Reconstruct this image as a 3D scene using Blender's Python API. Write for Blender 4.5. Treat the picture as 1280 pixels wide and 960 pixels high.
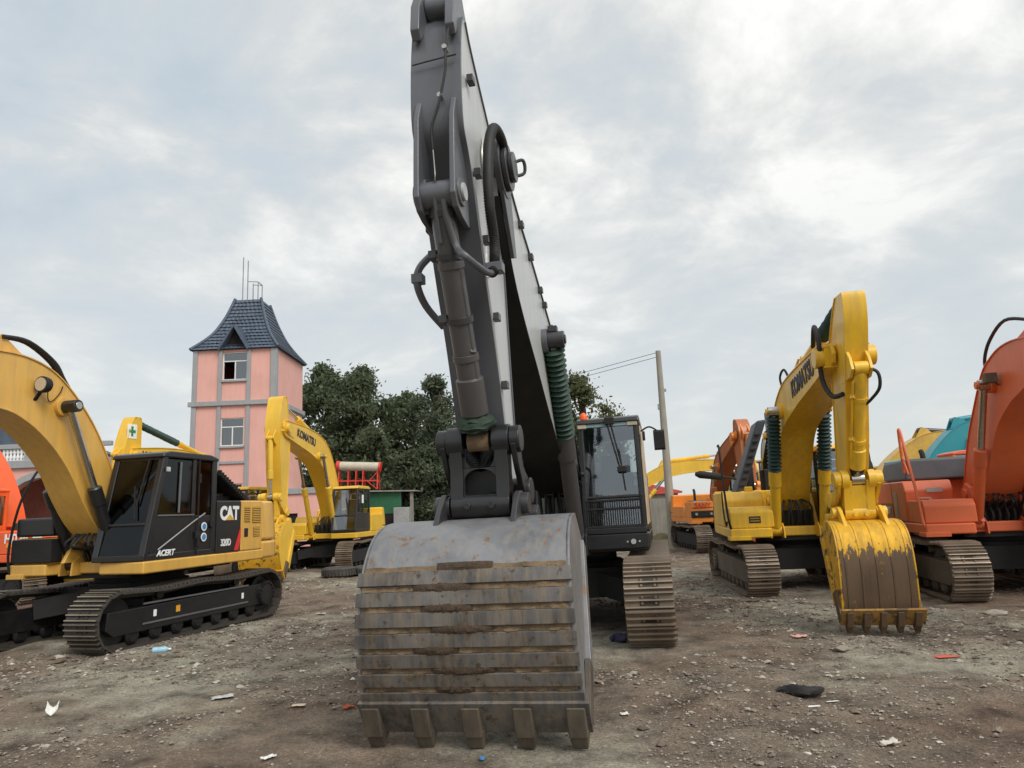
import bpy, math, random
import numpy as np
from mathutils import Vector, Matrix
random.seed(7); rng = np.random.default_rng(11)
for o_ in list(bpy.data.objects): bpy.data.objects.remove(o_)
sc_ = bpy.context.scene; COL = sc_.collection

# ------------------------------------------------------------------ camera
PITCH, ROLL = math.radians(10.09), 0.042
cam_d = bpy.data.cameras.new('camera'); cam = bpy.data.objects.new('camera', cam_d); COL.objects.link(cam)
cam_d.sensor_width = 36.0; cam_d.lens = 36.0*887/1280; cam_d.clip_end = 3000; cam_d.clip_start = .05
cam.matrix_world = Matrix.Translation((0, 0, 1.78)) @ Matrix.Rotation(math.pi/2+PITCH, 4, 'X') @ Matrix.Rotation(-ROLL, 4, 'Z')
sc_.camera = cam
# ------------------------------------------------------------------ light
SUN_EL, SUN_AZ = math.radians(46), math.radians(143)      # azimuth clockwise from +Y (view direction)
sd = Vector((math.sin(SUN_AZ)*math.cos(SUN_EL), math.cos(SUN_AZ)*math.cos(SUN_EL), math.sin(SUN_EL)))
sl = bpy.data.lights.new('sun', 'SUN'); sl.energy = 1.5; sl.angle = math.radians(28); sl.color = (1, .96, .9)
so = bpy.data.objects.new('sun', sl); COL.objects.link(so); so.rotation_euler = sd.to_track_quat('Z', 'Y').to_euler()
vs = sc_.view_settings; vs.view_transform = 'Standard'; vs.look = 'None'; vs.exposure = 0.62; vs.gamma = 1; vs.use_curve_mapping = False
# ------------------------------------------------------------------ sky: hazy sky with an uneven, thin overcast in front of it
W = bpy.data.worlds.new('World'); sc_.world = W; W.use_nodes = True
nt = W.node_tree; nt.nodes.clear(); N = nt.nodes.new; Lk = nt.links.new
def ramp(n, stops):
    e = n.color_ramp.elements
    while len(e) < len(stops): e.new(.5)
    for i, (p, c) in enumerate(stops): e[i].position = p; e[i].color = (*c, 1) if len(c) == 3 else c
sky = N('ShaderNodeTexSky'); sky.sky_type = 'NISHITA'; sky.sun_disc = False; sky.sun_elevation = SUN_EL; sky.sun_rotation = SUN_AZ
b1 = N('ShaderNodeBackground'); b1.inputs[1].default_value = .1; Lk(sky.outputs[0], b1.inputs[0])
tc = N('ShaderNodeTexCoord'); sep = N('ShaderNodeSeparateXYZ'); Lk(tc.outputs['Generated'], sep.inputs[0])
def mth(op, a, b=None, c=None):
    m = N('ShaderNodeMath'); m.operation = op
    for i, v in enumerate((a, b, c)):
        if v is None: continue
        if isinstance(v, (int, float)): m.inputs[i].default_value = v
        else: Lk(v, m.inputs[i])
    return m.outputs[0]
zz = mth('ADD', mth('MAXIMUM', sep.outputs[2], 0), .24)
cmb = N('ShaderNodeCombineXYZ'); Lk(mth('DIVIDE', sep.outputs[0], zz), cmb.inputs[0]); Lk(mth('DIVIDE', sep.outputs[1], zz), cmb.inputs[1])
n1 = N('ShaderNodeTexNoise'); n1.inputs['Scale'].default_value = 2.3; n1.inputs['Detail'].default_value = 12; n1.inputs['Roughness'].default_value = .6; n1.inputs['Distortion'].default_value = .25
vo_ = N('ShaderNodeVectorMath'); vo_.operation = 'ADD'; vo_.inputs[1].default_value = (1.3, 8.8, 0); Lk(cmb.outputs[0], vo_.inputs[0]); Lk(vo_.outputs[0], n1.inputs['Vector'])
n2 = N('ShaderNodeTexNoise'); n2.inputs['Scale'].default_value = .55; n2.inputs['Detail'].default_value = 3; Lk(vo_.outputs[0], n2.inputs['Vector'])
cl = mth('ADD', mth('MULTIPLY', n1.outputs[0], .68), mth('MULTIPLY', n2.outputs[0], .32))
r1 = N('ShaderNodeValToRGB'); Lk(cl, r1.inputs[0])
ramp(r1, [(.37, (.375, .43, .47)), (.45, (.425, .465, .49)), (.505, (.475, .497, .50)), (.55, (.56, .565, .548)), (.62, (.73, .725, .69))])
hz = N('ShaderNodeMapRange'); hz.inputs['From Min'].default_value = .0; hz.inputs['From Max'].default_value = .45; Lk(sep.outputs[2], hz.inputs[0])
mx = N('ShaderNodeMix'); mx.data_type = 'RGBA'; Lk(hz.outputs[0], mx.inputs['Factor']); mx.inputs[6].default_value = (.475, .492, .487, 1); Lk(r1.outputs[0], mx.inputs[7])
# the hidden sun brightens the cloud around its own direction
dt = N('ShaderNodeVectorMath'); dt.operation = 'DOT_PRODUCT'; Lk(tc.outputs['Generated'], dt.inputs[0]); dt.inputs[1].default_value = sd
gl = N('ShaderNodeMapRange'); gl.interpolation_type = 'SMOOTHSTEP'; gl.inputs['From Min'].default_value = .35; gl.inputs['From Max'].default_value = 1.0; gl.inputs['To Min'].default_value = .99; gl.inputs['To Max'].default_value = 1.3; Lk(dt.outputs['Value'], gl.inputs[0])
vm = N('ShaderNodeVectorMath'); vm.operation = 'SCALE'; Lk(mx.outputs[2], vm.inputs[0]); Lk(gl.outputs[0], vm.inputs['Scale'])
b2 = N('ShaderNodeBackground'); Lk(vm.outputs[0], b2.inputs[0]); b2.inputs[1].default_value = 1.0
ms = N('ShaderNodeMixShader'); ms.inputs[0].default_value = .9; Lk(b1.outputs[0], ms.inputs[1]); Lk(b2.outputs[0], ms.inputs[2])
wo = N('ShaderNodeOutputWorld'); Lk(ms.outputs[0], wo.inputs[0])

# ------------------------------------------------------------------ materials
MATS = {}
def newmat(name):
    m = bpy.data.materials.new(name); m.use_nodes = True; t = m.node_tree
    return m, t, t.nodes['Principled BSDF']
def srgb(r, g, b): return tuple(((c/255+.055)/1.055)**2.4 if c > 10 else c/255/12.92 for c in (r, g, b))
def mat(name, col, rough=.5, metal=0., dirt=.25, dcol=(.13, .105, .08), var=.12, bump=.05, scale=6., streak=False, spec=.5, wear=None, zmask=None):
    """paint / metal / masonry with tone variation, dust patches, fine relief; wear=(colour, amount) bare patches"""
    if name in MATS: return MATS[name]
    m, t, p = newmat(name); n = t.nodes.new; l = t.links.new
    tc = n('ShaderNodeTexCoord'); src = tc.outputs['Object']
    a = n('ShaderNodeTexNoise'); a.inputs['Scale'].default_value = scale*.35; a.inputs['Detail'].default_value = 5; l(src, a.inputs['Vector'])
    b = n('ShaderNodeTexNoise'); b.inputs['Scale'].default_value = scale; b.inputs['Detail'].default_value = 8; b.inputs['Roughness'].default_value = .65
    if streak:
        mp = n('ShaderNodeMapping'); mp.inputs['Scale'].default_value = (2.2, 2.2, .22); l(src, mp.inputs[0]); l(mp.outputs[0], b.inputs['Vector'])
    else: l(src, b.inputs['Vector'])
    hsv = n('ShaderNodeHueSaturation'); hsv.inputs['Color'].default_value = (*col, 1)
    mr = n('ShaderNodeMapRange'); mr.inputs['From Min'].default_value = .3; mr.inputs['From Max'].default_value = .7; mr.inputs['To Min'].default_value = 1-var; mr.inputs['To Max'].default_value = 1+var
    l(a.outputs[0], mr.inputs[0]); l(mr.outputs[0], hsv.inputs['Value'])
    last = hsv.outputs[0]
    if wear:
        c = n('ShaderNodeTexNoise'); c.inputs['Scale'].default_value = scale*1.3; c.inputs['Detail'].default_value = 10; c.inputs['Roughness'].default_value = .7; l(src, c.inputs['Vector'])
        r = n('ShaderNodeValToRGB'); ramp(r, [(max(0, .62-wear[1]), (0, 0, 0)), (max(.03, .66-wear[1]), (1, 1, 1))]); l(c.outputs[0], r.inputs[0])
        mxw = n('ShaderNodeMix'); mxw.data_type = 'RGBA'; l(r.outputs[0], mxw.inputs['Factor']); l(last, mxw.inputs[6]); mxw.inputs[7].default_value = (*wear[0], 1); last = mxw.outputs[2]
    if zmask:   # paint that survives above height zmask[0], chipped edge
        sx = n('ShaderNodeSeparateXYZ'); l(src, sx.inputs[0]); mpz = n('ShaderNodeMapping'); mpz.inputs['Scale'].default_value = (9, 9, 2.5); l(src, mpz.inputs[0])
        c2 = n('ShaderNodeTexNoise'); c2.inputs['Scale'].default_value = 1.6; c2.inputs['Detail'].default_value = 8; c2.inputs['Roughness'].default_value = .7; l(mpz.outputs[0], c2.inputs['Vector'])
        ma = n('ShaderNodeMath'); ma.operation = 'MULTIPLY_ADD'; ma.inputs[1].default_value = .9; l(c2.outputs[0], ma.inputs[0]); l(sx.outputs[2], ma.inputs[2])
        r3 = n('ShaderNodeMapRange'); r3.inputs['From Min'].default_value = zmask[0]+.45; r3.inputs['From Max'].default_value = zmask[0]+.47; l(ma.outputs[0], r3.inputs[0])
        mz = n('ShaderNodeMix'); mz.data_type = 'RGBA'; l(r3.outputs[0], mz.inputs['Factor']); l(last, mz.inputs[6]); mz.inputs[7].default_value = (*zmask[1], 1); last = mz.outputs[2]
    r = n('ShaderNodeValToRGB'); ramp(r, [(.42, (0, 0, 0)), (.78, (1, 1, 1))]); l(b.outputs[0], r.inputs[0])
    ml = n('ShaderNodeMath'); ml.operation = 'MULTIPLY'; ml.inputs[1].default_value = dirt; l(r.outputs[0], ml.inputs[0])
    mxd = n('ShaderNodeMix'); mxd.data_type = 'RGBA'; l(ml.outputs[0], mxd.inputs['Factor']); l(last, mxd.inputs[6]); mxd.inputs[7].default_value = (*dcol, 1)
    l(mxd.outputs[2], p.inputs['Base Color'])
    rr = n('ShaderNodeMapRange'); rr.inputs['To Min'].default_value = max(.05, rough-.12); rr.inputs['To Max'].default_value = min(1, rough+.2); l(b.outputs[0], rr.inputs[0]); l(rr.outputs[0], p.inputs['Roughness'])
    p.inputs['Metallic'].default_value = metal; p.inputs['Specular IOR Level'].default_value = spec
    if name.endswith('_paint') and metal == 0 and rough < .55: p.inputs['Coat Weight'].default_value = .35; p.inputs['Coat Roughness'].default_value = .22
    if bump:
        bp = n('ShaderNodeBump'); bp.inputs['Strength'].default_value = bump*4; bp.inputs['Distance'].default_value = .01; l(b.outputs[0], bp.inputs['Height']); l(bp.outputs[0], p.inputs['Normal'])
    MATS[name] = m; return m
def glass(name, tint, refl=.12):
    m = bpy.data.materials.new(name); m.use_nodes = True; t = m.node_tree; t.nodes.clear(); n = t.nodes.new; l = t.links.new
    tr = n('ShaderNodeBsdfTransparent'); tr.inputs[0].default_value = (*tint, 1); g = n('ShaderNodeBsdfGlossy'); g.inputs['Roughness'].default_value = .04; g.inputs[0].default_value = (.9, .95, 1, 1)
    lw = n('ShaderNodeLayerWeight'); lw.inputs[0].default_value = .5; pw = n('ShaderNodeMath'); pw.operation = 'POWER'; pw.inputs[1].default_value = 4; l(lw.outputs['Facing'], pw.inputs[0]); ad = n('ShaderNodeMath'); ad.operation = 'MULTIPLY_ADD'; ad.inputs[1].default_value = .7; ad.inputs[2].default_value = refl; l(pw.outputs[0], ad.inputs[0])
    mx = n('ShaderNodeMixShader'); l(ad.outputs[0], mx.inputs[0]); l(tr.outputs[0], mx.inputs[1]); l(g.outputs[0], mx.inputs[2]); o = n('ShaderNodeOutputMaterial'); l(mx.outputs[0], o.inputs[0])
    return m
DUST = (.16, .125, .095)
CATY = mat('ochre_yellow_paint', srgb(222, 172, 78), .36, dirt=.3, dcol=DUST, var=.06, bump=.01, scale=4, streak=True)
KOMY = mat('bright_yellow_paint', srgb(236, 186, 36), .4, dirt=.45, dcol=(.28, .19, .08), var=.08, bump=.012, scale=4, streak=True)
KOMY2 = mat('faded_yellow_paint', srgb(230, 184, 52), .45, dirt=.18, dcol=(.25, .17, .06), var=.1, bump=.012, scale=4, streak=True)
ORG = mat('faded_orange_red_paint', srgb(218, 102, 54), .5, dirt=.32, dcol=(.30, .16, .10), var=.12, bump=.015, scale=3, streak=True)
ORG2 = mat('orange_paint', srgb(236, 92, 28), .42, dirt=.2, dcol=DUST, var=.06, bump=.01)
SANYO = mat('amber_orange_paint', srgb(232, 138, 40), .45, dirt=.3, dcol=DUST, var=.08, bump=.01)
BRN = mat('brown_orange_paint', srgb(176, 98, 48), .5, dirt=.3, dcol=DUST, var=.1)
TEAL = mat('teal_paint', srgb(20, 140, 152), .45, dirt=.25, dcol=DUST, var=.08)
TAN = mat('dull_yellow_paint', srgb(206, 164, 66), .5, dirt=.35, dcol=DUST, var=.12)
CHAR = mat('charcoal_paint', srgb(84, 86, 92), .46, dirt=.3, dcol=srgb(96, 90, 82), var=.12, bump=.02, scale=5, streak=True)
CYLM = mat('charcoal_cylinder_paint', srgb(72, 70, 71), .42, dirt=.3, dcol=srgb(92, 86, 78), var=.12, bump=.02, scale=5, streak=True)
DCHAR = mat('dark_charcoal_paint', srgb(48, 48, 51), .5, dirt=.25, dcol=srgb(84, 78, 70), var=.15, bump=.02)
LGREY = mat('light_grey_paint', srgb(180, 182, 181), .42, dirt=.22, dcol=srgb(150, 146, 138), var=.05, bump=.01, scale=3, streak=True)
BLACK = mat('black_paint', srgb(22, 22, 24), .4, dirt=.2, dcol=srgb(60, 55, 50), var=.2, bump=.01)
BLACKM = mat('matt_black', srgb(26, 26, 27), .75, dirt=.35, dcol=srgb(66, 58, 50), var=.2)
RUB = mat('black_rubber', srgb(34, 34, 35), .6, dirt=.25, dcol=srgb(80, 74, 66), bump=.03)
TYRE = mat('dusty_tyre_rubber', srgb(62, 60, 57), .85, dirt=.5, dcol=srgb(110, 100, 88), bump=.1)
CHROME = mat('polished_rod_steel', srgb(190, 186, 178), .22, 1., dirt=.15, dcol=(.2, .16, .1), var=.05, bump=0)
STEEL = mat('worn_track_steel', srgb(116, 102, 88), .55, .2, dirt=.7, dcol=srgb(122, 100, 78), var=.3, bump=.12, scale=9)
STEELD = mat('dark_track_steel', srgb(66, 62, 58), .5, .2, dirt=.5, dcol=srgb(100, 88, 74), var=.25, bump=.08, scale=9)
RIBW = mat('polished_grouser_edge', srgb(150, 138, 122), .4, .4, dirt=.4, dcol=srgb(120, 104, 84), var=.3, bump=.05)
MUDST = mat('mud_grey_frame_steel', srgb(96, 88, 76), .8, .1, dirt=.7, dcol=srgb(122, 106, 86), var=.2, bump=.15, scale=7)
GREENB = mat('dark_green_bellows', srgb(30, 58, 46), .55, dirt=.3, dcol=srgb(70, 90, 72), var=.15)
GREENB2 = mat('blue_green_bellows', srgb(30, 58, 54), .6, dirt=.3, dcol=srgb(60, 78, 72), var=.15)
GREENF = mat('green_cloth', srgb(30, 50, 36), .7, dirt=.2, dcol=srgb(80, 96, 70), var=.3, bump=.15, scale=14)
BUCK = mat('worn_grey_bucket_steel', srgb(126, 127, 131), .42, .4, dirt=.6, dcol=srgb(160, 152, 138), var=.22, bump=.05, scale=6.5, streak=True, wear=(srgb(128, 100, 72), .03))
STRAP = mat('muddy_wear_strap_steel', srgb(92, 89, 87), .6, .15, dirt=.8, dcol=srgb(138, 122, 100), var=.5, bump=.12, scale=8, streak=True, wear=(srgb(72, 60, 48), .06))
MUD = mat('dried_mud', srgb(122, 102, 78), .95, dirt=.6, dcol=srgb(78, 62, 46), var=.25, bump=.5, scale=16)
TOOTH = mat('dark_worn_tooth_steel', srgb(84, 77, 68), .6, .15, dirt=.7, dcol=srgb(124, 108, 86), var=.35, bump=.12, scale=5, streak=True)
MUDD = mat('dark_damp_mud', srgb(70, 56, 43), .95, dirt=.5, dcol=srgb(96, 78, 58), var=.3, bump=.6, scale=20)
BUCKY = mat('rust_worn_bucket', srgb(100, 80, 61), .6, .3, dirt=.6, dcol=srgb(112, 92, 70), var=.3, bump=.12, scale=4.5, streak=True, wear=(srgb(150, 112, 50), .0), zmask=(1.08, srgb(222, 172, 44)))
BUCKT = mat('yellow_paint_chipped', srgb(218, 164, 30), .5, 0, dirt=.4, dcol=srgb(120, 92, 50), var=.1, bump=.05, scale=5, wear=(srgb(92, 72, 52), .08))
CONC = mat('weathered_concrete', srgb(140, 136, 126), .9, dirt=.5, dcol=srgb(96, 90, 82), var=.15, bump=.2, scale=5, streak=True)
POLEC = mat('pole_concrete', srgb(150, 146, 134), .9, dirt=.4, dcol=srgb(112, 106, 96), var=.1, bump=.1, streak=True)
PINK = mat('pink_stucco', srgb(222, 170, 158), .9, dirt=.22, dcol=srgb(190, 130, 120), var=.05, bump=.12, scale=3, streak=True)
GTRIM = mat('grey_stucco_trim', srgb(156, 158, 160), .9, dirt=.3, dcol=srgb(112, 112, 112), var=.06, bump=.1, scale=4, streak=True)
WHITE = mat('white_paint', srgb(225, 226, 224), .5, dirt=.15, dcol=srgb(160, 156, 150), var=.04, bump=0)
SLATE = mat('slate_blue_tile', srgb(72, 84, 100), .45, dirt=.45, dcol=srgb(112, 118, 126), var=.25, bump=.1, scale=5)
REDP = mat('red_paint', srgb(214, 54, 38), .5, dirt=.2, dcol=DUST, var=.08)
GREENS = mat('green_sheet_metal', srgb(30, 96, 62), .5, dirt=.3, dcol=srgb(70, 110, 84), var=.1)
CREAM = mat('cream_tank', srgb(196, 188, 168), .45, dirt=.35, dcol=srgb(120, 108, 92), var=.06)
BARK = mat('bark', srgb(86, 76, 64), .95, dirt=.4, dcol=srgb(50, 44, 38), var=.2, bump=.3)
DARKIN = mat('dark_interior', srgb(24, 23, 24), .9, dirt=.1, bump=0)
SEATM = mat('grey_seat_fabric', srgb(96, 96, 98), .9, dirt=.1, bump=.05)
REDC = mat('red_decal', srgb(216, 46, 40), .5, dirt=.1, bump=0)
NAVY = mat('dark_navy_lettering', srgb(30, 34, 62), .5, dirt=.1, bump=0)
LETW = mat('white_lettering', srgb(236, 236, 234), .5, dirt=.05, bump=0)
LETR = mat('red_lettering', srgb(206, 66, 40), .5, dirt=.1, bump=0)
BLUED = mat('blue_decal', srgb(70, 140, 196), .5, dirt=.1, bump=0)
GRND = mat('green_cross_decal', srgb(20, 130, 84), .5, dirt=.1, bump=0)
AMBER = mat('amber_lens', srgb(244, 96, 30), .25, dirt=0, bump=0)
LENS = mat('lamp_lens', srgb(206, 206, 204), .12, .6, dirt=0, bump=0)
BLUEP = mat('blue_plastic', srgb(158, 200, 218), .35, dirt=.1, bump=0)
CLOTH = mat('black_cloth', srgb(30, 29, 30), .9, dirt=.4, dcol=srgb(80, 70, 58), bump=.3)
GL = glass('cab_glass', (.58, .63, .63), .2); GLD = glass('tinted_cab_glass', (.035, .038, .038), .035); GLW = glass('window_glass', (.12, .13, .14), .22)

# ------------------------------------------------------------------ mesh builder
def V(*a): return Vector(a)
class MB:
    def __init__(s): s.v = []; s.f = []; s.m = []
    def add(s, vs, fs, mi=0):
        k = len(s.v); s.v += [tuple(v) for v in vs]; s.f += [tuple(i+k for i in f) for f in fs]; s.m += [mi]*len(fs); return s
    def box(s, x0, x1, y0, y1, z0, z1, mi=0):
        return s.add([(x0, y0, z0), (x1, y0, z0), (x1, y1, z0), (x0, y1, z0), (x0, y0, z1), (x1, y0, z1), (x1, y1, z1), (x0, y1, z1)],
                     [(3, 2, 1, 0), (4, 5, 6, 7), (0, 1, 5, 4), (1, 2, 6, 5), (2, 3, 7, 6), (3, 0, 4, 7)], mi)
    def hexa(s, b, t, mi=0):
        return s.add(list(b)+list(t), [(3, 2, 1, 0), (4, 5, 6, 7), (0, 1, 5, 4), (1, 2, 6, 5), (2, 3, 7, 6), (3, 0, 4, 7)], mi)
    def bar(s, p0, p1, w, h, up=(0, 0, 1), mi=0):
        p0 = Vector(p0); p1 = Vector(p1); d = (p1-p0).normalized(); u = Vector(up)
        if abs(d.dot(u)) > .97: u = Vector((1, 0, 0)) if abs(d.x) < .9 else Vector((0, 1, 0))
        r = d.cross(u).normalized(); u = r.cross(d)
        c = lambda p: [p-r*w/2-u*h/2, p+r*w/2-u*h/2, p+r*w/2+u*h/2, p-r*w/2+u*h/2]
        return s.add(c(p0)+c(p1), [(0, 1, 2, 3), (7, 6, 5, 4), (1, 0, 4, 5), (2, 1, 5, 6), (3, 2, 6, 7), (0, 3, 7, 4)], mi)
    def prism(s, prof, y0, y1, mi=0, me=None):          # profile (x,z) extruded along y
        n = len(prof); me = mi if me is None else me
        s.add([(x, y0, z) for x, z in prof]+[(x, y1, z) for x, z in prof], [tuple(range(n)), tuple(range(2*n-1, n-1, -1))], mi); k = len(s.v)-2*n
        s.f += [(k+i, k+n+i, k+n+(i+1) % n, k+(i+1) % n) for i in range(n)]; s.m += [me]*n; return s
    def prismz(s, prof, z0, z1, mi=0, top=None):
        n = len(prof); tp = top or prof
        s.add([(x, y, z0) for x, y in prof]+[(x, y, z1) for x, y in tp], [tuple(range(n-1, -1, -1)), tuple(range(n, 2*n))], mi); k = len(s.v)-2*n
        s.f += [(k+i, k+(i+1) % n, k+n+(i+1) % n, k+n+i) for i in range(n)]; s.m += [mi]*n; return s
    def cyl(s, p0, p1, r0, r1=None, n=16, mi=0, caps=True):
        r1 = r0 if r1 is None else r1; p0 = Vector(p0); p1 = Vector(p1); d = (p1-p0).normalized()
        a = d.orthogonal().normalized(); b = d.cross(a); k = len(s.v)
        for p, r in ((p0, r0), (p1, r1)):
            for i in range(n): t = 2*math.pi*i/n; s.v.append(tuple(p+a*(r*math.cos(t))+b*(r*math.sin(t))))
        s.f += [(k+i, k+(i+1) % n, k+n+(i+1) % n, k+n+i) for i in range(n)]; s.m += [mi]*n
        if caps: s.f += [tuple(range(k+n-1, k-1, -1)), tuple(range(k+n, k+2*n))]; s.m += [mi]*2
        return s
    def lathe(s, p0, p1, prof, n=20, mi=0):              # prof: (t along 0..1, radius)
        p0 = Vector(p0); p1 = Vector(p1); d = (p1-p0); a = d.orthogonal().normalized(); b = d.normalized().cross(a); k = len(s.v); q = len(prof)
        for t, r in prof:
            for i in range(n): w = 2*math.pi*i/n; s.v.append(tuple(p0+d*t+a*(r*math.cos(w))+b*(r*math.sin(w))))
        for j in range(q-1):
            s.f += [(k+j*n+i, k+j*n+(i+1) % n, k+(j+1)*n+(i+1) % n, k+(j+1)*n+i) for i in range(n)]; s.m += [mi]*n
        s.f += [tuple(range(k+n-1, k-1, -1)), tuple(range(k+(q-1)*n, k+q*n))]; s.m += [mi]*2
        return s
    def tube(s, pts, r, n=8, mi=0, smooth=True, corr=0.):
        pts = [Vector(p) for p in pts]; r_ = r
        if smooth and len(pts) > 2: pts = cr(pts, 26 if corr else 5)
        k = len(s.v); q = len(pts); prev = None
        for i, p in enumerate(pts):
            d = (pts[min(i+1, q-1)]-pts[max(i-1, 0)]).normalized()
            a = d.orthogonal().normalized() if prev is None else (prev-d*prev.dot(d)).normalized(); prev = a; b = d.cross(a)
            r = r_*(1+(corr if i % 2 else -corr))
            for j in range(n): w = 2*math.pi*j/n; s.v.append(tuple(p+a*(r*math.cos(w))+b*(r*math.sin(w))))
        for j in range(q-1):
            s.f += [(k+j*n+i, k+j*n+(i+1) % n, k+(j+1)*n+(i+1) % n, k+(j+1)*n+i) for i in range(n)]; s.m += [mi]*n
        s.f += [tuple(range(k+n-1, k-1, -1)), tuple(range(k+(q-1)*n, k+q*n))]; s.m += [mi]*2
        return s
    def ribbon(s, pts, w, t, mi=0, w2=None):             # strip along profile pts (x,z), offset t to the left-hand side, half width w
        P = [Vector((a, b)) for a, b in pts]; q = len(P); k = len(s.v)
        for i, p in enumerate(P):
            d = (P[min(i+1, q-1)]-P[max(i-1, 0)]).normalized(); nn = Vector((-d.y, d.x)); ww = w if w2 is None else w+(w2-w)*i/(q-1)
            o = p+nn*t
            s.v += [(p.x, -ww, p.y), (p.x, ww, p.y), (o.x, ww, o.y), (o.x, -ww, o.y)]
        for i in range(q-1):
            a = k+4*i; b = a+4
            s.f += [(a, a+1, b+1, b), (a+1, a+2, b+2, b+1), (a+2, a+3, b+3, b+2), (a+3, a, b, b+3)]; s.m += [mi]*4
        s.f += [(k+3, k+2, k+1, k), (k+4*q-4, k+4*q-3, k+4*q-2, k+4*q-1)]; s.m += [mi]*2
        return s
    def mesh(s, name, mats, ang=32, fix=True):
        me = bpy.data.meshes.new(name); me.from_pydata(s.v, [], s.f)
        for m in (mats if isinstance(mats, (list, tuple)) else [mats]): me.materials.append(m)
        me.polygons.foreach_set('material_index', s.m); me.polygons.foreach_set('use_smooth', [True]*len(s.f))
        if fix:
            import bmesh
            bm = bmesh.new(); bm.from_mesh(me); bmesh.ops.recalc_face_normals(bm, faces=bm.faces); bm.to_mesh(me); bm.free()
        me.set_sharp_from_angle(angle=math.radians(ang)); me.update(); return me
    def build(s, name, mats, parent=None, bevel=0., ang=32, seg=2, fix=True):
        o = link(name, s.mesh(name, mats, ang, fix), parent)
        if bevel:
            b = o.modifiers.new('bevel', 'BEVEL'); b.width = bevel; b.segments = seg; b.limit_method = 'ANGLE'; b.angle_limit = math.radians(28); b.harden_normals = True
        return o
def link(name, data, parent=None):
    o = bpy.data.objects.new(name, data); COL.objects.link(o)
    if parent: o.parent = parent
    return o
def cr(P, n):                                              # Catmull-Rom through P
    out = []; q = len(P)
    for i in range(q-1):
        a, b, c, d = P[max(i-1, 0)], P[i], P[i+1], P[min(i+2, q-1)]
        for j in range(n):
            t = j/n; out.append(.5*((2*b)+(c-a)*t+(2*a-5*b+4*c-d)*t*t+(3*b-a-3*c+d)*t**3))
    return out+[P[-1]]
def cr2(P, n): return [(p.x, p.y) for p in cr([Vector((a, b)) for a, b in P], n)]
def tag(o, label=None, cat=None, group=None, kind=None):
    for k, v in (('label', label), ('category', cat), ('group', group), ('kind', kind)):
        if v: o[k] = v
    return o
def thing(name, label, cat, loc=(0, 0, 0), rz=0, group=None):
    o = link(name, None); o.location = loc; o.rotation_euler = (0, 0, rz); o.empty_display_size = .2
    return tag(o, label, cat, group)
def text(s, size, m, parent, org, u, v, name='lettering', off=.0, ext=.004, shear=0., sx=1.):
    c = bpy.data.curves.new('text', 'FONT'); c.body = s; c.size = size; c.offset = off; c.extrude = ext; c.shear = shear; c.align_x = 'CENTER'; c.align_y = 'CENTER'; c.resolution_u = 3
    to = bpy.data.objects.new('tmp', c); COL.objects.link(to); bpy.context.view_layer.update()
    me = bpy.data.meshes.new_from_object(to); bpy.data.objects.remove(to)
    u = Vector(u).normalized(); v = Vector(v); v = (v-u*v.dot(u)).normalized(); n = u.cross(v)
    M = Matrix(((u.x*sx, v.x, n.x, org[0]), (u.y*sx, v.y, n.y, org[1]), (u.z*sx, v.z, n.z, org[2]), (0, 0, 0, 1)))
    me.transform(M); me.materials.clear(); me.materials.append(m)
    return link(name, me, parent)
def yawof(a): return -math.pi/2-a

# ------------------------------------------------------------------ ground
def vnoise(x, y, seed):
    r = np.random.default_rng(seed); T = r.random((256, 256)); xi = np.floor(x).astype(int); yi = np.floor(y).astype(int)
    fx = x-xi; fy = y-yi; fx = fx*fx*(3-2*fx); fy = fy*fy*(3-2*fy); g = lambda a, b: T[a % 256, b % 256]
    return (g(xi, yi)*(1-fx)+g(xi+1, yi)*fx)*(1-fy)+(g(xi, yi+1)*(1-fx)+g(xi+1, yi+1)*fx)*fy
def fbm(x, y, s, o=4):
    v = 0; a = .5
    for i in range(o): v = v+a*(vnoise(x*2**i+17*i, y*2**i+31*i, s+i)-.5); a *= .5
    return v
def gheight(x, y):
    d = np.sqrt(x*x+y*y); near = np.clip(1-(d-30)/40, 0, 1)
    h = .07*fbm(x*.45, y*.45, 3)+.10*fbm(x*2.1, y*2.1, 9)+.05*fbm(x*9, y*9, 20, 3)
    rut = np.exp(-((x-4.2-.35*(y-7)+.5*np.sin(y*.7))/.28)**2)+np.exp(-((x-2.6-.33*(y-6)+.4*np.sin(y*.8+1))/.25)**2)+np.exp(-((x+3.6+.16*(y-6)+.3*np.sin(y*.9))/.3)**2)
    h -= .05*rut*near
    return h*near-.03
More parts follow.
